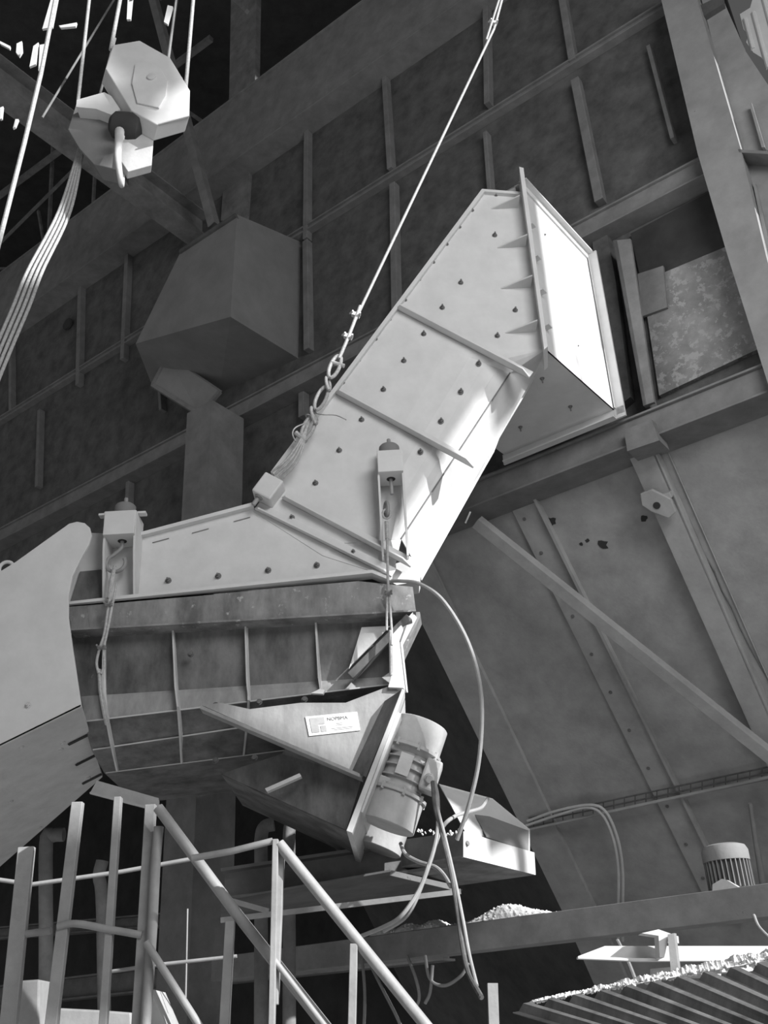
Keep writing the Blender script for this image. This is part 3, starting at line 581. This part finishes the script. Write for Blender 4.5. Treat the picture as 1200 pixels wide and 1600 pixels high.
# motors
def motor(c0, c1, parent, full=True):
    ax = (c0-c1).normalized(); Ln = (c0-c1).length; r = .168      # c1 lower end, c0 upper end
    sx = -mn                                                       # toward the plate
    body = B().lathe(c1, ax, [(.20*Ln, r*.86), (.34*Ln, r*.9), (.36*Ln, r*.80), (.66*Ln, r*.80), (.68*Ln, r*.88), (.78*Ln, r*.95)], 32).done('vibration_motor', MOTM, parent, smooth=True)
    B().lathe(c1, ax, [(0, r*.97), (.004, r), (.27*Ln, r), (.275*Ln, r*.98)], 36).done('end_cap', MOTM, body, smooth=True)
    B().lathe(c1, ax, [(.725*Ln, r*.98), (.73*Ln, r), (Ln-.006, r), (Ln, r*.96)], 36).done('end_cap', MOTM, body, smooth=True)
    for t_ in (.275, .70): B().lathe(c1, ax, [(t_*Ln, r*1.0), (t_*Ln+.004, r*1.08), (t_*Ln+.022, r*1.08), (t_*Ln+.026, r)], 36).done('flange_ring', MOTM, body, smooth=True)
    for k in range(8):
        an = k*math.pi/4+.3; a = ax.orthogonal().normalized(); bb = ax.cross(a); dr = a*math.cos(an)+bb*math.sin(an)
        for t_ in (.275, .70): 
            b_ = B(); b_.lathe(c1+ax*(t_*Ln-.008)+dr*r*1.03, ax, [(0, .011), (.045, .011)], 6); b_.done('cap_screw', MOTM, body)
    if full:
        for t_ in (.42, .52, .60):
            B().lathe(c1, ax, [(t_*Ln-.006, r*.8), (t_*Ln-.004, r*.93), (t_*Ln+.004, r*.93), (t_*Ln+.006, r*.8)], 32).done('cooling_fin', MOTM, body)
    for t_ in (.33, .69):
        f = c1+ax*(t_*Ln); B().prism([f-ax*.035-Y*.12, f+ax*.035-Y*.12, f+ax*.035-Y*.0, f-ax*.035-Y*.0], sx*(r*1.12)).done('foot', MOTM, body, bev=.01)
        for yy in (-.09,):
            B().lathe(f+Y*yy+sx*(r*.75), -sx, [(0, .022), (.05, .022), (.05, .012), (.08, .012)], 8).done('foot_bolt', MOTM, body)
    return body, ax, Ln, r
c0, c1 = yp(659, 1132, 6.12), yp(604, 1291, 6.12)
m1, ax, Ln, rr = motor(c0, c1, fd)
mid = c1+ax*Ln*.52
B().prism([mid-Y*rr*.97-mn*.045-ax*.06, mid-Y*rr*.97+mn*.035-ax*.06, mid-Y*rr*.97+mn*.035+ax*.07, mid-Y*rr*.97-mn*.045+ax*.07], -Y*.006).done('name_plate', PAINT2, m1)
tb = mid+mn*.11-Y*.07
tbo = B().prism([tb-ax*.09-Y*.09, tb+ax*.10-Y*.09, tb+ax*.10+Y*.05, tb-ax*.09+Y*.05], mn*.10).done('terminal_box', MOTM, m1, bev=.015)
gl = tb+mn*.05-Y*.09-ax*.02
B().lathe(gl, V((0, -1, -.4)), [(-.01, .03), (.012, .03), (.012, .022), (.04, .022)], 14).done('cable_gland', MOTM, m1, smooth=True)
d2 = yp(586, 1326, 6.62)-yp(604, 1291, 6.12)
motor(c0+d2, c1+d2, fd, False)
# ================================================================ SLINGS
def clamp(p, t_, parent, s_=1):
    b = B(); b.bar(p-X*.025, p+X*.025, .03, .018); b.ring(p, t_, .018, .005); b.tube([p+X*.018-Y*.01, p+X*.018-Y*.05], .006, 6); b.tube([p-X*.018-Y*.01, p-X*.018-Y*.05], .006, 6)
    return b.done('rope_clamp', RAILM, parent, smooth=False)
sl = thing('rope_sling', 'doubled wire rope sling with clamps hanging from the left spring hanger over the feeder', 'sling', yp(165, 1000, 5.84))
B().tube([yp(179, 885, 5.87), yp(174, 905, 5.85), yp(170, 935, 5.84)], .013, 8).done('thimble', ROPE, sl, smooth=True)
B().tube(curve([yp(180, 884, 5.87), yp(174, 920, 5.84), yp(169, 950, 5.83), yp(163, 990, 5.83), yp(156, 1012, 5.83), yp(151, 1035, 5.83), yp(154, 1052, 5.83)], 5), .0085, 8).done('strand', DROPE, sl, smooth=True)
B().tube(curve([yp(182, 912, 5.83), yp(175, 948, 5.83), yp(168, 985, 5.83), yp(162, 1015, 5.83), yp(163, 1038, 5.83), yp(158, 1053, 5.83)], 5), .0085, 8).done('strand', DROPE, sl, smooth=True)
B().tube(curve([yp(155, 1046, 5.84), yp(157, 1080, 5.84), yp(163, 1115, 5.86), yp(167, 1132, 5.9)], 4), .012, 8).done('lower_loop', ROPE, sl, smooth=True)
clamp(yp(170, 945, 5.82), Z, sl); clamp(yp(159, 1012, 5.82), Z, sl)
s2 = thing('rope_sling', 'slim wire rope sling hanging from the right spring hanger to the feeder corner', 'sling', yp(608, 930, 5.84))
B().ring(yp(604, 803, 5.88), Y, .035, .008, e=.75, along=X).done('thimble', ROPE, s2, smooth=True)
B().tube([yp(604, 815, 5.86), yp(605, 842, 5.85)], .014, 8).done('ferrule', ROPE, s2, smooth=True)
B().tube([yp(605, 840, 5.85), yp(606, 905, 5.84), yp(607, 925, 5.84)], .009, 8).done('strand', ROPE, s2, smooth=True)
B().tube([yp(605, 925, 5.84), yp(604, 985, 5.84)], .008, 8).done('strand', ROPE, s2, smooth=True)
B().tube([yp(608, 925, 5.84), yp(612, 985, 5.84), yp(612, 1008, 5.84)], .008, 8).done('strand', ROPE, s2, smooth=True)
B().tube([yp(610, 985, 5.84), yp(611, 1055, 5.86)], .0105, 8).done('lower_loop', ROPE, s2, smooth=True)
clamp(yp(607, 926, 5.82), Z, s2)
# guy rope from above to the knee of the chute
gr = thing('guy_rope', 'tight wire rope running from the top edge down to the chute knee, ending in shackles', 'rope', yp(500, 650, 5.85))
g = lambda x, y, d=5.85: yp(x, y, d)
B().tube([g(795, -40), g(772, 45), g(555, 500)], .0115, 8).done('rope', ROPE, gr, smooth=True)
B().tube([g(786, -20, 5.83), g(760, 62, 5.83)], .010, 8).done('rope_tail', ROPE, gr, smooth=True)
def gclamp(p, q, r=.03):
    a, c = g(*p), g(*q); d = (c-a).normalized(); s_ = d.cross(Y).normalized(); b = B()
    b.bar(a-s_*.03, a+s_*.03, .035, .03); b.tube([a+s_*.03, a+s_*.035-Y*.04], .008, 6); b.tube([a-s_*.045, a-s_*.02-Y*.04], .008, 6); b.done('rope_clamp', PAINT2, gr)
gclamp((556, 492), (540, 530)); gclamp((544, 526), (530, 560)); gclamp((771, 36), (760, 62))
B().tube([g(563, 478, 5.84), g(545, 525, 5.84), g(530, 560, 5.84)], .013, 8).done('thimble_rope', ROPE, gr, smooth=True)
def link(p, q, wd, r, name='chain_link', ax=None):
    a, c = g(*p), g(*q); d = c-a; m_ = (a+c)/2
    B().ring(m_, ax or Y, wd, r, e=d.length/2/wd, along=d).done(name, ROPE, gr, smooth=True)
link((530, 556), (516, 590), .034, .014, 'shackle'); link((519, 586), (506, 612), .022, .012, ax=V((1, -.6, .3)))
link((510, 604), (494, 640), .034, .013); link((497, 634), (484, 664), .03, .013, ax=V((1, -.5, .3))); link((490, 650), (474, 686), .036, .014, 'shackle')
b = B(); b.tube([g(518, 566), g(538, 572)], .016, 8); b.done('shackle_pin', ROPE, gr, smooth=True)
b = B(); b.tube([g(462, 676), g(478, 690)], .018, 8); b.done('shackle_pin', ROPE, gr, smooth=True)
for k in range(4):
    B().tube(curve([g(486-k*2, 655+k*2), g(468+k*2, 690+k*2, 5.84), g(448+k*5, 718+k*2, 5.84), g(424+k*6, 738+k*3, 5.9)], 4), .0085, 8).done('lashing_strand', DROPE, gr, smooth=True)
B().tube(curve([g(488, 645), g(505, 648, 5.8), g(525, 649, 5.8), g(541, 656, 5.8)], 4), .0035, 6).done('binding_wire', RAILM, gr)
B().ring(g(484, 652), V((.5, 0, 1)), .03, .005).done('binding_wire', RAILM, gr)
B().tube(curve([g(480, 660), g(462, 668, 5.8), g(457, 678, 5.8), g(462, 690, 5.8)], 4), .005, 6).done('binding_wire', RAILM, gr)
# ================================================================ DISCHARGE CHUTE (left)
dc = thing('discharge_chute', 'big smooth pale chute with a curved horn-shaped side plate at the left edge', 'chute', yp(60, 1050, 5.8))
out = [(-420, 1150)] + [(24, 878), (70, 845), (108, 818)] + [(120, 815), (132, 817), (140, 824), (143, 836), (139, 850)] + [(125, 875), (113, 900), (107, 930), (107, 965), (113, 1010), (119, 1050), (127, 1104)] + [(-420, 1373)]
B().prism([yp(x, y, 5.72) for x, y in out], Y*.02).done('side_plate', PAINT, dc, bev=.003)
zl, zr = yp(-420, 1373, 5.72), yp(127, 1104, 5.72)
fr_ = yp(160, 1214, 7.0); pn_ = (zl-zr).cross(fr_-zr).normalized(); fl_ = onp((-420, 1722), pn_, pn_.dot(zr))
B().prism([zl, zr, fr_, fl_], Z*.015).done('bottom_plate', PAINT2, dc)
for (x0, y0, x1, y1) in [(116, 1143, 138, 1125), (129, 1183, 148, 1168), (142, 1216, 159, 1204)]:
    a = zr.lerp(fr_, {1143: .33, 1183: .63, 1216: .93}[y0])-Z*.006; e = (zl-zr).normalized(); e2 = (fl_-fr_).normalized()
    B().prism([a, a+e*.14, a+e*.14+Y*.03, a+Y*.03], -Z*.004).done('slot', BLACK, dc)
for x, y in [(44, 1102)]: bolt(yp(x, y, 5.72), -Y, dc, .014, .012, .01, PAINT2)
for x, y, t_ in [(27, 1145+20, .1), (86, 1170, .3), (13, 1228, .3), (113, 1238, .85), (52, 1288, .85), (90, 1160, .2)]:
    d_ = (y-(1181-(x+30)*.49))/150; pz = zl.lerp(zr, (x+420)/547).lerp(fl_.lerp(fr_, (x+420)/547), max(.05, min(.95, d_))); bolt(pz, -Z, dc, .012, .01, 0, PAINT2)
B().ring(yp(10, 888, 5.74), Y, .045, .012, 0, 360, along=X).done('lifting_eye', PAINT, dc, smooth=True)
# ================================================================ LOWER STRUCTURES
# long beam along the wall with dust on it
Db = 6.15
pL, pR = wp(330, 1522, Db), wp(1260, 1398, Db)
def along(p, L): return p+U*L
zc = (pL.z+wp(1000, 1430, Db).z)/2
uL, uRR = U.dot(wp(330, 1515, Db)), U.dot(wp(1290, 1400, Db))
def wlz(D, u_, z_): return N*D+U*u_+Z*z_
hB_ = wp(900, 1420, Db).z-wp(900, 1467, Db).z
zt_ = wp(900, 1420, Db).z; zb_ = zt_-hB_
b = B(); b.prof(wlz(Db, uRR, 0), wlz(Db, uL, 0), [(0, zb_), (.2, zb_), (.2, zb_+.015), (.015, zb_+.015), (.015, zt_-.015), (.2, zt_-.015), (.2, zt_), (0, zt_)], N, Z)
bm_ = tag(b.done('long_beam', BEAMD, bev=.003), 'long horizontal channel beam below the hopper, dusted with sand', 'beam')
def pile(name, o, a, bb, h, lab, n=36, m_=14, seed=1):
    """mound of loose material on a flat support: a = length vector, bb = depth vector"""
    rnd = random.Random(seed); b = B(); vs_ = []
    for j in range(m_+1):
        for i in range(n+1):
            f, g_ = i/n, j/m_; hh = h(f)*math.sin(math.pi*g_)**.7*(1+rnd.uniform(-.06, .06)) if 0 < j < m_ and 0 < i < n else 0
            vs_.append(o+a*f+bb*(g_+ (rnd.uniform(-.02, .02) if 0 < j < m_ else 0))+Z*(hh+.001))
    fs = [[j*(n+1)+i, j*(n+1)+i+1, (j+1)*(n+1)+i+1, (j+1)*(n+1)+i] for j in range(m_) for i in range(n)]
    b.add(vs_, fs)
    for _ in range(130):
        f, g_ = rnd.random(), rnd.random(); s_ = rnd.uniform(.003, .009); hh = h(f)*math.sin(math.pi*g_)**.7
        c = o+a*f+bb*g_+Z*(hh+s_*.4); b.lathe(c-Z*s_, V((rnd.uniform(-.3, .3), rnd.uniform(-.3, .3), 1)), [(0, s_*.5), (s_*.7, s_), (s_*1.6, s_*.5)], 6)
    o_ = b.done(name, SAND); return tag(o_, lab, 'sand', kind='stuff')
ua, ub = U.dot(wp(690, 1450, Db)), U.dot(wp(852, 1430, Db))
pile('sand_heap', wlz(Db, ub, zt_), U*(ua-ub), N*.2, lambda f: .085*math.exp(-((f-.42)/.25)**2)+.012, 'smooth heap of pale sand lying on the long beam')
ua, ub = U.dot(wp(575, 1470, Db)), U.dot(wp(688, 1452, Db))
pile('sand_heap', wlz(Db, ub, zt_), U*(ua-ub), N*.2, lambda f: .05*(.35+.65*abs(math.sin(9*f)))+.01, 'lumpy crust of pale sand on the long beam, left of the smooth heap', seed=4)
# sheet tray behind the left part of beam: second dark beam with lit box end
def ychan(pl_, pr__, d, h_px, m_, name, lab): pass
nb = thing('duct_beam', 'short pale steel channel with a boxed end, lit white on one facet, right of the motors', 'beam', yp(760, 1310, 6.5))
e0_ = yp(724, 1299, 6.3); e1_ = yp(724, 1339, 6.3); r0_ = yp(835, 1332, 7.1); r1_ = yp(837, 1367, 7.1)
B().prism([e0_, r0_, r1_, e1_], V((-.01, .012, 0))).done('front_web', PAINT, nb)
a0_, a1_ = yp(628, 1312, 6.7), yp(628, 1356, 6.7)
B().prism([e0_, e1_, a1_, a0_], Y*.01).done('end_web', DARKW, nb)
B().prism([e1_, r1_, r1_+V((-.5, .3, 0)), a1_], Z*.01).done('bottom_flange', PAN, nb)
B().prism([yp(x, y, d) for x, y, d in [(686, 1227, 6.9), (770, 1250, 7.1), (828, 1298, 7.3), (828, 1330, 7.1), (726, 1300, 6.4), (706, 1262, 6.6)]], Z*.01).done('sloped_cover', PAINT, nb)
B().prism([yp(x, y, d-.06) for x, y, d in [(738, 1268, 6.9), (826, 1300, 7.2), (826, 1330, 7.1), (760, 1308, 6.6)]], Z*.01).done('dark_strip', DUCT, nb)
for x, y in [(730, 1318)]: bolt(yp(x, y, 6.33), V((.5, -.8, 0)), nb, .012, .01, 0)
b = B(); 
for k in range(26):
    q_ = random.uniform(.3, 1); p_ = yp(650+random.random()*68, 1306-k*.3, 6.25); b.lathe(p_, V((random.uniform(-1, 1), 0, 1)), [(0, .006*q_), (.008, .010*q_), (.016, .004)], 5)
tag(b.done('debris', SAND), 'crumbs of pale debris on the channel edge beside the motor cables', 'debris', kind='stuff')
# rear dark beam running left
hbar(yp(352, 1385, 6.9), yp(724, 1330, 6.75), .20, .2, 'rear_beam', BEAMD, 'dark horizontal beam behind the stair railing, below the feeder', 'beam')
b = B(); b.prism([yp(345, 1408, 6.4), yp(610, 1362, 6.4), yp(722, 1392, 7.6), yp(345, 1440, 7.6)], Z*.012)
tag(b.done('platform_plate', DARKW), 'dark flat plate seen from below under the rear beam', 'platform')
for k, (x0, y0, x1, y1) in enumerate([(345, 1438, 720, 1393), (610, 1364, 712, 1388), (345, 1403, 420, 1424)]):
    B().bar(yp(x0, y0, 6.38), yp(x1, y1, 6.38), .02, .03).done('angle_bar', BEAMD); bpy.data.objects[-1] if 0 else None
for o, lab in zip([o for o in COL.objects if o.name.startswith('angle_bar')], ['long thin bar below the dark platform plate', 'thin bar slanting right below the motors under the platform plate', 'short thin bar at the left end of the platform plate']):
    tag(o, lab, 'bar')
hbar(wp(-20, 1560, 8.0), wp(700, 1478, 8.0), .24, .2, 'rear_beam', BEAMD, 'bolted beam low behind the stairs in the lower left', 'beam')
for k, (x, y) in enumerate([(302, 1522), (322, 1520), (342, 1518)]):
    pass
hbar(wp(-20, 1460, 9.0), wp(360, 1430, 9.0), .16, .2, 'rear_beam', TRUSS, 'dim high beam crossing behind the railing posts at lower left', 'beam')
hbar(wp(330, 1400, 8.8), wp(640, 1350, 8.8), .3, .2, 'rear_beam', TRUSS, 'dim deep beam in the dark directly under the motor bracket', 'beam')
def pipe(pts, r, lab, m_=TRUSS, name='pipe', cat='pipe', group=None):
    return tag(B().tube(curve(pts, 5), r, 12).done(name, m_, smooth=True), lab, cat, group)
pipe([yp(452, 1700, 7.4), yp(452, 1360, 7.4), yp(452, 1300, 7.4), yp(458, 1284, 7.4), yp(472, 1276, 7.4), yp(486, 1284, 7.4)], .045, 'bent pipe in the dark below the motor bracket, nearer the motors')
pipe([yp(408, 1700, 7.8), yp(408, 1370, 7.8), yp(408, 1310, 7.8), yp(414, 1292, 7.8), yp(428, 1288, 7.8)], .05, 'bent pipe in the dark below the motor bracket, farther left')
pipe([yp(70, 1720, 7.6), yp(72, 1500, 7.6), yp(72, 1320, 7.6), yp(82, 1306, 7.6), yp(100, 1304, 7.6)], .05, 'bent pipe behind the two leftmost railing posts')
pipe([yp(165, 1720, 7.6), yp(160, 1420, 7.6), yp(155, 1370, 7.6), yp(160, 1345, 7.6)], .045, 'stub of pipe behind the middle railing posts')
# white angle beam, bracket, channel ends, motor at right
b = B(); za = wp(1000, 1500, 5.55).z; 
a = wp(900, 1497, 5.55); c = wp(1260, 1499, 5.55)
b.prism([yp(x, y, 5.6) for x, y in [(903, 1494), (945, 1478), (1290, 1478), (1290, 1496), (1000, 1498)]], Y*.02)
b.prism([yp(x, y, 5.55) for x, y in [(903, 1494), (1000, 1497), (1290, 1496), (1290, 1501), (1000, 1502), (903, 1498)]], Y*.05)
tag(b.done('angle_beam', PAINT, bev=.002), 'brilliant white flat beam lying in sun at the lower right', 'beam')
b = B(); b.prism([yp(x, y, 5.42) for x, y in [(1043, 1460), (1053, 1458), (1061, 1524), (1049, 1526)]], N*.03)
br = thing('bracket_post', 'small upright bracket standing in front of the white flat beam', 'bracket', wp(1050, 1525, 5.45)); b.done('upright', BEAMD, br)
b = B(); b.prism([yp(x, y, 5.45) for x, y in [(1003, 1458), (1029, 1452), (1060, 1463), (1061, 1474), (1044, 1468), (1038, 1496), (1031, 1496), (1029, 1462)]], Y*.1); b.done('arm', PAINT, br)
for k, (x0, y0, x1, y1, lab) in enumerate([(1016, 1514, 1048, 1530, 'small open channel end lying on the corrugated roof, behind the bracket post'), (1100, 1503, 1128, 1522, 'larger open channel end lying on the corrugated roof, right of the bracket post')]):
    b = B(); D_ = 5.35; A = [(x0, y1), (x0, y0), (x1, y0-3), (x1, y1-3), (x1-3, y1-3), (x1-3, y0+1), (x0+3, y0+3), (x0+3, y1)]
    b.prism([wp(x, y, D_) for x, y in A], N*.3-U*.15); tag(b.done('channel_offcut', PAINT2), lab, 'channel')
em = thing('ribbed_motor', 'small upright electric motor with cooling ribs and domed cowl at the right edge', 'motor', wp(1145, 1390, 6.3))
mb = wp(1145, 1395, 6.35); mr = .135; mh = wp(1145, 1318, 6.35).z-mb.z
B().lathe(mb, Z, [(0, mr*.86), (mh*.70, mr*.86)], 28).done('body', DARKW, em, smooth=True)
for k in range(30):
    an = 2*math.pi*k/30; dr = V((math.cos(an), math.sin(an), 0)); B().bar(mb+dr*mr*.88+Z*.02, mb+dr*mr*.88+Z*mh*.68, .006, .035, up=dr).done('cooling_rib', DUCT, em)
B().lathe(mb+Z*mh*.64, Z, [(0, mr*1.03), (mh*.22, mr*1.03), (mh*.32, mr*.93), (mh*.36, mr*.7), (mh*.365, .01)], 32).done('cowl', DUCT, em, smooth=True)
B().prism([wp(x, y, 6.2) for x, y in [(1113, 1400), (1113, 1382), (1128, 1373), (1136, 1375), (1160, 1390), (1165, 1400)]], N*.06).done('terminal_box', PAINT2, em)
# corrugated lean-to roof at lower right, with sand
z0 = zp(1000, 1545, 1.6+.27).z
pA_, pB_ = onp((800, 1578), Y, 4.3), onp((1250, 1500), Y, 4.0)
pC_ = onp((1560, 1660), Y, 3.1); pD_ = onp((1080, 1660), Y, 3.4)
a = pB_-pA_; bb = (pC_-pB_)
b = B(); k = 44; vs_ = []; nz = a.cross(bb).normalized(); nz = nz if nz.z > 0 else -nz
sp = []
for i in range(k+1):
    f = i/k; h_ = .013*(1 if (i//2) % 2 else -1); top = pA_.lerp(pB_, f)+nz*h_; bot = pD_.lerp(pC_, f)+V((.25, 0, -.05))*0+nz*h_
    sp.append((top, bot))
for (t0, b0), (t1, b1) in zip(sp, sp[1:]): b.prism([t0, t1, b1, b0], nz*.004)
tag(b.done('corrugated_roof', PAN), 'corrugated roof sheet seen from below in the lower right corner', 'roof')
def grains(o, a, bb, n, smin, smax, seed, name, lab, prob=lambda f: 1, flat=.0):
    rnd = random.Random(seed); b = B()
    for _ in range(n):
        f = rnd.random(); 
        if rnd.random() > prob(f): continue
        g_ = rnd.random()**1.5; s_ = rnd.uniform(smin, smax); c = o+a*f+bb*g_+Z*(s_*.3+rnd.random()*prob(f)*flat)
        b.lathe(c-Z*s_, V((rnd.uniform(-.5, .5), rnd.uniform(-.5, .5), 1)), [(0, s_*.6), (s_*.8, s_), (s_*1.7, s_*.4)], 6)
    return tag(b.done(name, SAND), lab, 'sand', kind='stuff')
def crust(o, a, bb, hf, lab, seed, n=170, m_=9, lumps=700):
    rnd = random.Random(seed); b = B(); vs_ = []
    lump = [rnd.random() for _ in range(n+8)]
    for j in range(m_+1):
        for i in range(n+1):
            f, g_ = i/n, j/m_; edge = min(1, j*1.0)*(1 if 0 < i < n else 0)
            hh = hf(f)*(.45+.5*lump[i//6]+.35*rnd.random())*edge*(1-.4*g_)
            vs_.append(o+a*f+bb*(g_+(rnd.uniform(-.05, .05) if j else 0))+Z*(hh+.001))
    b.add(vs_, [[j*(n+1)+i, j*(n+1)+i+1, (j+1)*(n+1)+i+1, (j+1)*(n+1)+i] for j in range(m_) for i in range(n)])
    for _ in range(lumps):
        f = rnd.random(); s_ = rnd.uniform(.003, .010)*(.6+f*.5); c = o+a*f+bb*rnd.uniform(-.05, .5)+Z*(hf(f)*rnd.uniform(0, .7))
        b.lathe(c-Z*s_, V((rnd.uniform(-.7, .7), rnd.uniform(-.7, .7), 1)), [(0, s_*rnd.uniform(.3, .9)), (s_*rnd.uniform(.5, 1), s_*rnd.uniform(.8, 1.4)), (s_*1.7, s_*.3)], 5)
    return tag(b.done('sand_crust', SAND), lab, 'sand', kind='stuff')
crust(pA_+nz*.015+a*.08, a*.92, Y*.25, lambda f: .010+.035*f, 'crumbly pale sand along the upper edge of the corrugated roof', 3)
# ================================================================ RAILINGS
def rail(name, lab): 
    return thing(name, lab, 'railing', yp(250, 1600, 4.5))
def postp(par, x0, y0, x1, y1, wpx, d, nm='post', m_=RAILM):
    a, c = yp(x0, y0, d), yp(x1, y1, d); s_ = (yp(x0+wpx, y0, d)-yp(x0, y0, d)).length
    return B().bar(a, c, s_, .04, side=X).done(nm, m_, par, bev=.003)
def tubep(par, pts, r, d, nm='handrail', m_=RAILM): return B().tube([yp(x, y, d) for x, y in pts], r, 12).done(nm, m_, par, smooth=True)
r1 = rail('stair_railing', 'sunlit tube and angle stair railing, nearest, sloping down to the right')
postp(r1, 431, 1312, 424, 1650, 9, 4.4); postp(r1, 440, 1325, 430, 1570, 10, 4.44)
tubep(r1, [(436, 1318), (700, 1645)], .0235, 4.4); tubep(r1, [(300, 1341), (362, 1330), (426, 1314)], .014, 4.4, 'top_rail')
postp(r1, 553, 1475, 549, 1650, 12, 4.4); tubep(r1, [(426, 1497), (520, 1620)], .012, 4.4, 'mid_rail')
r2 = rail('stair_railing', 'shaded stair railing with a long handrail sloping down from the steel column')
tubep(r2, [(247, 1262), (370, 1428), (545, 1650)], .024, 4.6); postp(r2, 360, 1440, 348, 1650, 14, 4.6); tubep(r2, [(228, 1472), (335, 1640)], .016, 4.6, 'mid_rail')
r3 = rail('landing_railing', 'landing railing of flat uprights and bent tubes at the lower left')
postp(r3, 122, 1254, 74, 1660, 17, 4.7); postp(r3, 185, 1246, 158, 1660, 11, 4.7); postp(r3, 236, 1258, 212, 1660, 16, 4.7); postp(r3, 42, 1324, 8, 1660, 24, 4.9)
tubep(r3, [(248, 1292), (243, 1350), (238, 1450), (224, 1650)], .022, 4.65, 'round_post')
B().tube(curve([yp(90, 1448, 4.68), yp(118, 1443, 4.68), yp(170, 1452, 4.68), yp(222, 1461, 4.68)], 4), .016, 10).done('mid_rail', RAILM, r3, smooth=True)
tubep(r3, [(28, 1461), (80, 1454)], .016, 4.9, 'mid_rail'); tubep(r3, [(-20, 1372), (50, 1382), (190, 1362), (300, 1342)], .011, 5.4, 'top_rail')
tubep(r3, [(160, 1520), (240, 1508), (370, 1494)], .008, 4.9, 'thin_bar'); tubep(r3, [(293, 1420), (290, 1560)], .004, 4.9, 'thin_bar')  # upright one stands in for a sunlit sliver on the column edge
b = B(); b.prism([yp(150, 1222, 5.6), yp(248, 1250, 5.6), yp(248, 1268, 5.6), yp(140, 1240, 5.6)], Y*.02); b.prism([yp(150, 1222, 5.6), yp(248, 1250, 5.6), yp(248, 1250, 5.9), yp(150, 1222, 5.9)], Z*.01)
b.prism([yp(140, 1240, 5.5), yp(248, 1268, 5.5), yp(248, 1268, 5.7), yp(140, 1240, 5.7)], Z*.01)
tag(b.done('landing_channel', HOPR), 'short pale channel at the head of the landing railing, under the feeder', 'channel')
b = B(); b.prism([yp(235, 1545, 4.8), yp(275, 1640, 4.8), yp(250, 1640, 4.8), yp(222, 1620, 4.8)], Y*.3); tag(b.done('stair_stringer', HOPR), 'triangular piece of stair stringer at the foot of the landing railing', 'stair')
for k, (pts, d, lab) in enumerate([([(32, 1532), (62, 1530), (60, 1640), (15, 1640)], 5.2, 'pale upright box in the lower left corner'), ([(92, 1575), (152, 1578), (205, 1582), (208, 1640), (88, 1640)], 5.6, 'wide pale box behind the railing at the bottom left')]):
    tag(ypoly(pts, d, .3).done('metal_box', RAILM, bev=.01), lab, 'box')
postt = [yp(762, 1536, 4.8), yp(778, 1536, 4.8), yp(782, 1650, 4.8), yp(766, 1650, 4.8)]
tag(B().prism(postt, Y*.05).done('short_post', RAILM), 'short post at the bottom centre where the motor cable ends', 'post')
# ================================================================ CABLES
def cable(pix, r, lab, m_=CABLE, k=7, group=None):
    return tag(B().tube(curve([yp(x, y, d) for x, y, d in pix], k), r, 8).done('power_cable', m_, smooth=True), lab, 'cable', group)
cable([(612, 908, 5.9), (628, 908, 5.85), (655, 912, 5.8), (690, 936, 5.75), (725, 990, 5.7), (746, 1050, 5.7), (753, 1110, 5.75), (748, 1190, 5.8), (732, 1260, 5.9), (714, 1312, 6.0)], .0125, 'pale cable looping from the chute foot down past the motors')
cable([(762, 1248, 6.6), (752, 1262, 6.4), (735, 1268, 6.2), (710, 1276, 6.0), (690, 1295, 5.8), (672, 1345, 5.7), (655, 1390, 5.7), (628, 1430, 5.7), (600, 1448, 5.8), (556, 1466, 6.0)], .0115, 'pale cable swooping left from the boxed channel to the long beam')
cable([(679, 1222, 5.85), (684, 1250, 5.75), (682, 1310, 5.7), (660, 1380, 5.7), (636, 1430, 5.75), (600, 1455, 5.9)], .0115, 'pale cable dropping from the motor terminal box, curving left')
cable([(676, 1222, 5.84), (680, 1260, 5.72), (690, 1300, 5.7), (706, 1370, 5.6), (716, 1430, 5.5), (722, 1475, 5.4), (732, 1520, 5.2), (752, 1558, 4.9)], .0125, 'dark taped cable hanging straight from the motor to the short post', DCABLE)
cable([(681, 1224, 5.84), (684, 1262, 5.71), (696, 1310, 5.68), (712, 1380, 5.58), (724, 1440, 5.46), (733, 1490, 5.35), (745, 1540, 5.05)], .009, 'pale cable bound alongside the dark taped cable')
cable([(626, 1318, 6.2), (634, 1335, 6.1), (655, 1347, 6.0), (680, 1355, 5.9), (694, 1368, 5.8), (704, 1385, 5.6)], .012, 'short cable from the rear motor joining the hanging bundle')
for k, (pix, lab) in enumerate([([(560, 1480, 5.6), (590, 1530, 5.6), (625, 1600, 5.6), (640, 1650, 5.6)], 'cable behind the stair handrail at the bottom centre'), ([(566, 1510, 5.8), (570, 1560, 5.8), (566, 1650, 5.8)], 'upright cable right of the short railing post'), ([(636, 1505, 5.8), (650, 1530, 5.8), (655, 1560, 5.8), (646, 1580, 5.8)], 'left loop of cable under the long beam'), ([(664, 1505, 5.7), (672, 1530, 5.7), (695, 1540, 5.7), (720, 1525, 5.7), (732, 1505, 5.7)], 'wide U-shaped loop of cable under the long beam'), ([(676, 1520, 5.8), (672, 1550, 5.8), (664, 1568, 5.8)], 'short hanging cable end beside the wide loop')]):
    tag(B().tube(curve([wp(x, y-(12 if j == 0 else 0), 6.10) for j, (x, y, d) in enumerate(pix)], 7), .011, 8).done('power_cable', BEAMD, smooth=True), lab, 'cable')
cable([(965, 1470, 6.4), (980, 1500, 6.2), (992, 1530, 6.0)], .012, 'cable end hanging below the long beam near the white flat beam', BEAMD)
cable([(1178, 1430, 5.9), (1186, 1448, 5.8), (1205, 1468, 5.7)], .008, 'pale cable dropping under the long beam at the right edge')
tag(B().bar(yp(735, 800, 7.2), yp(727, 818, 7.2), .012, .012).done('hanging_hook', WBEAM), 'tiny wire hook hanging right of the chute foot', 'hook')
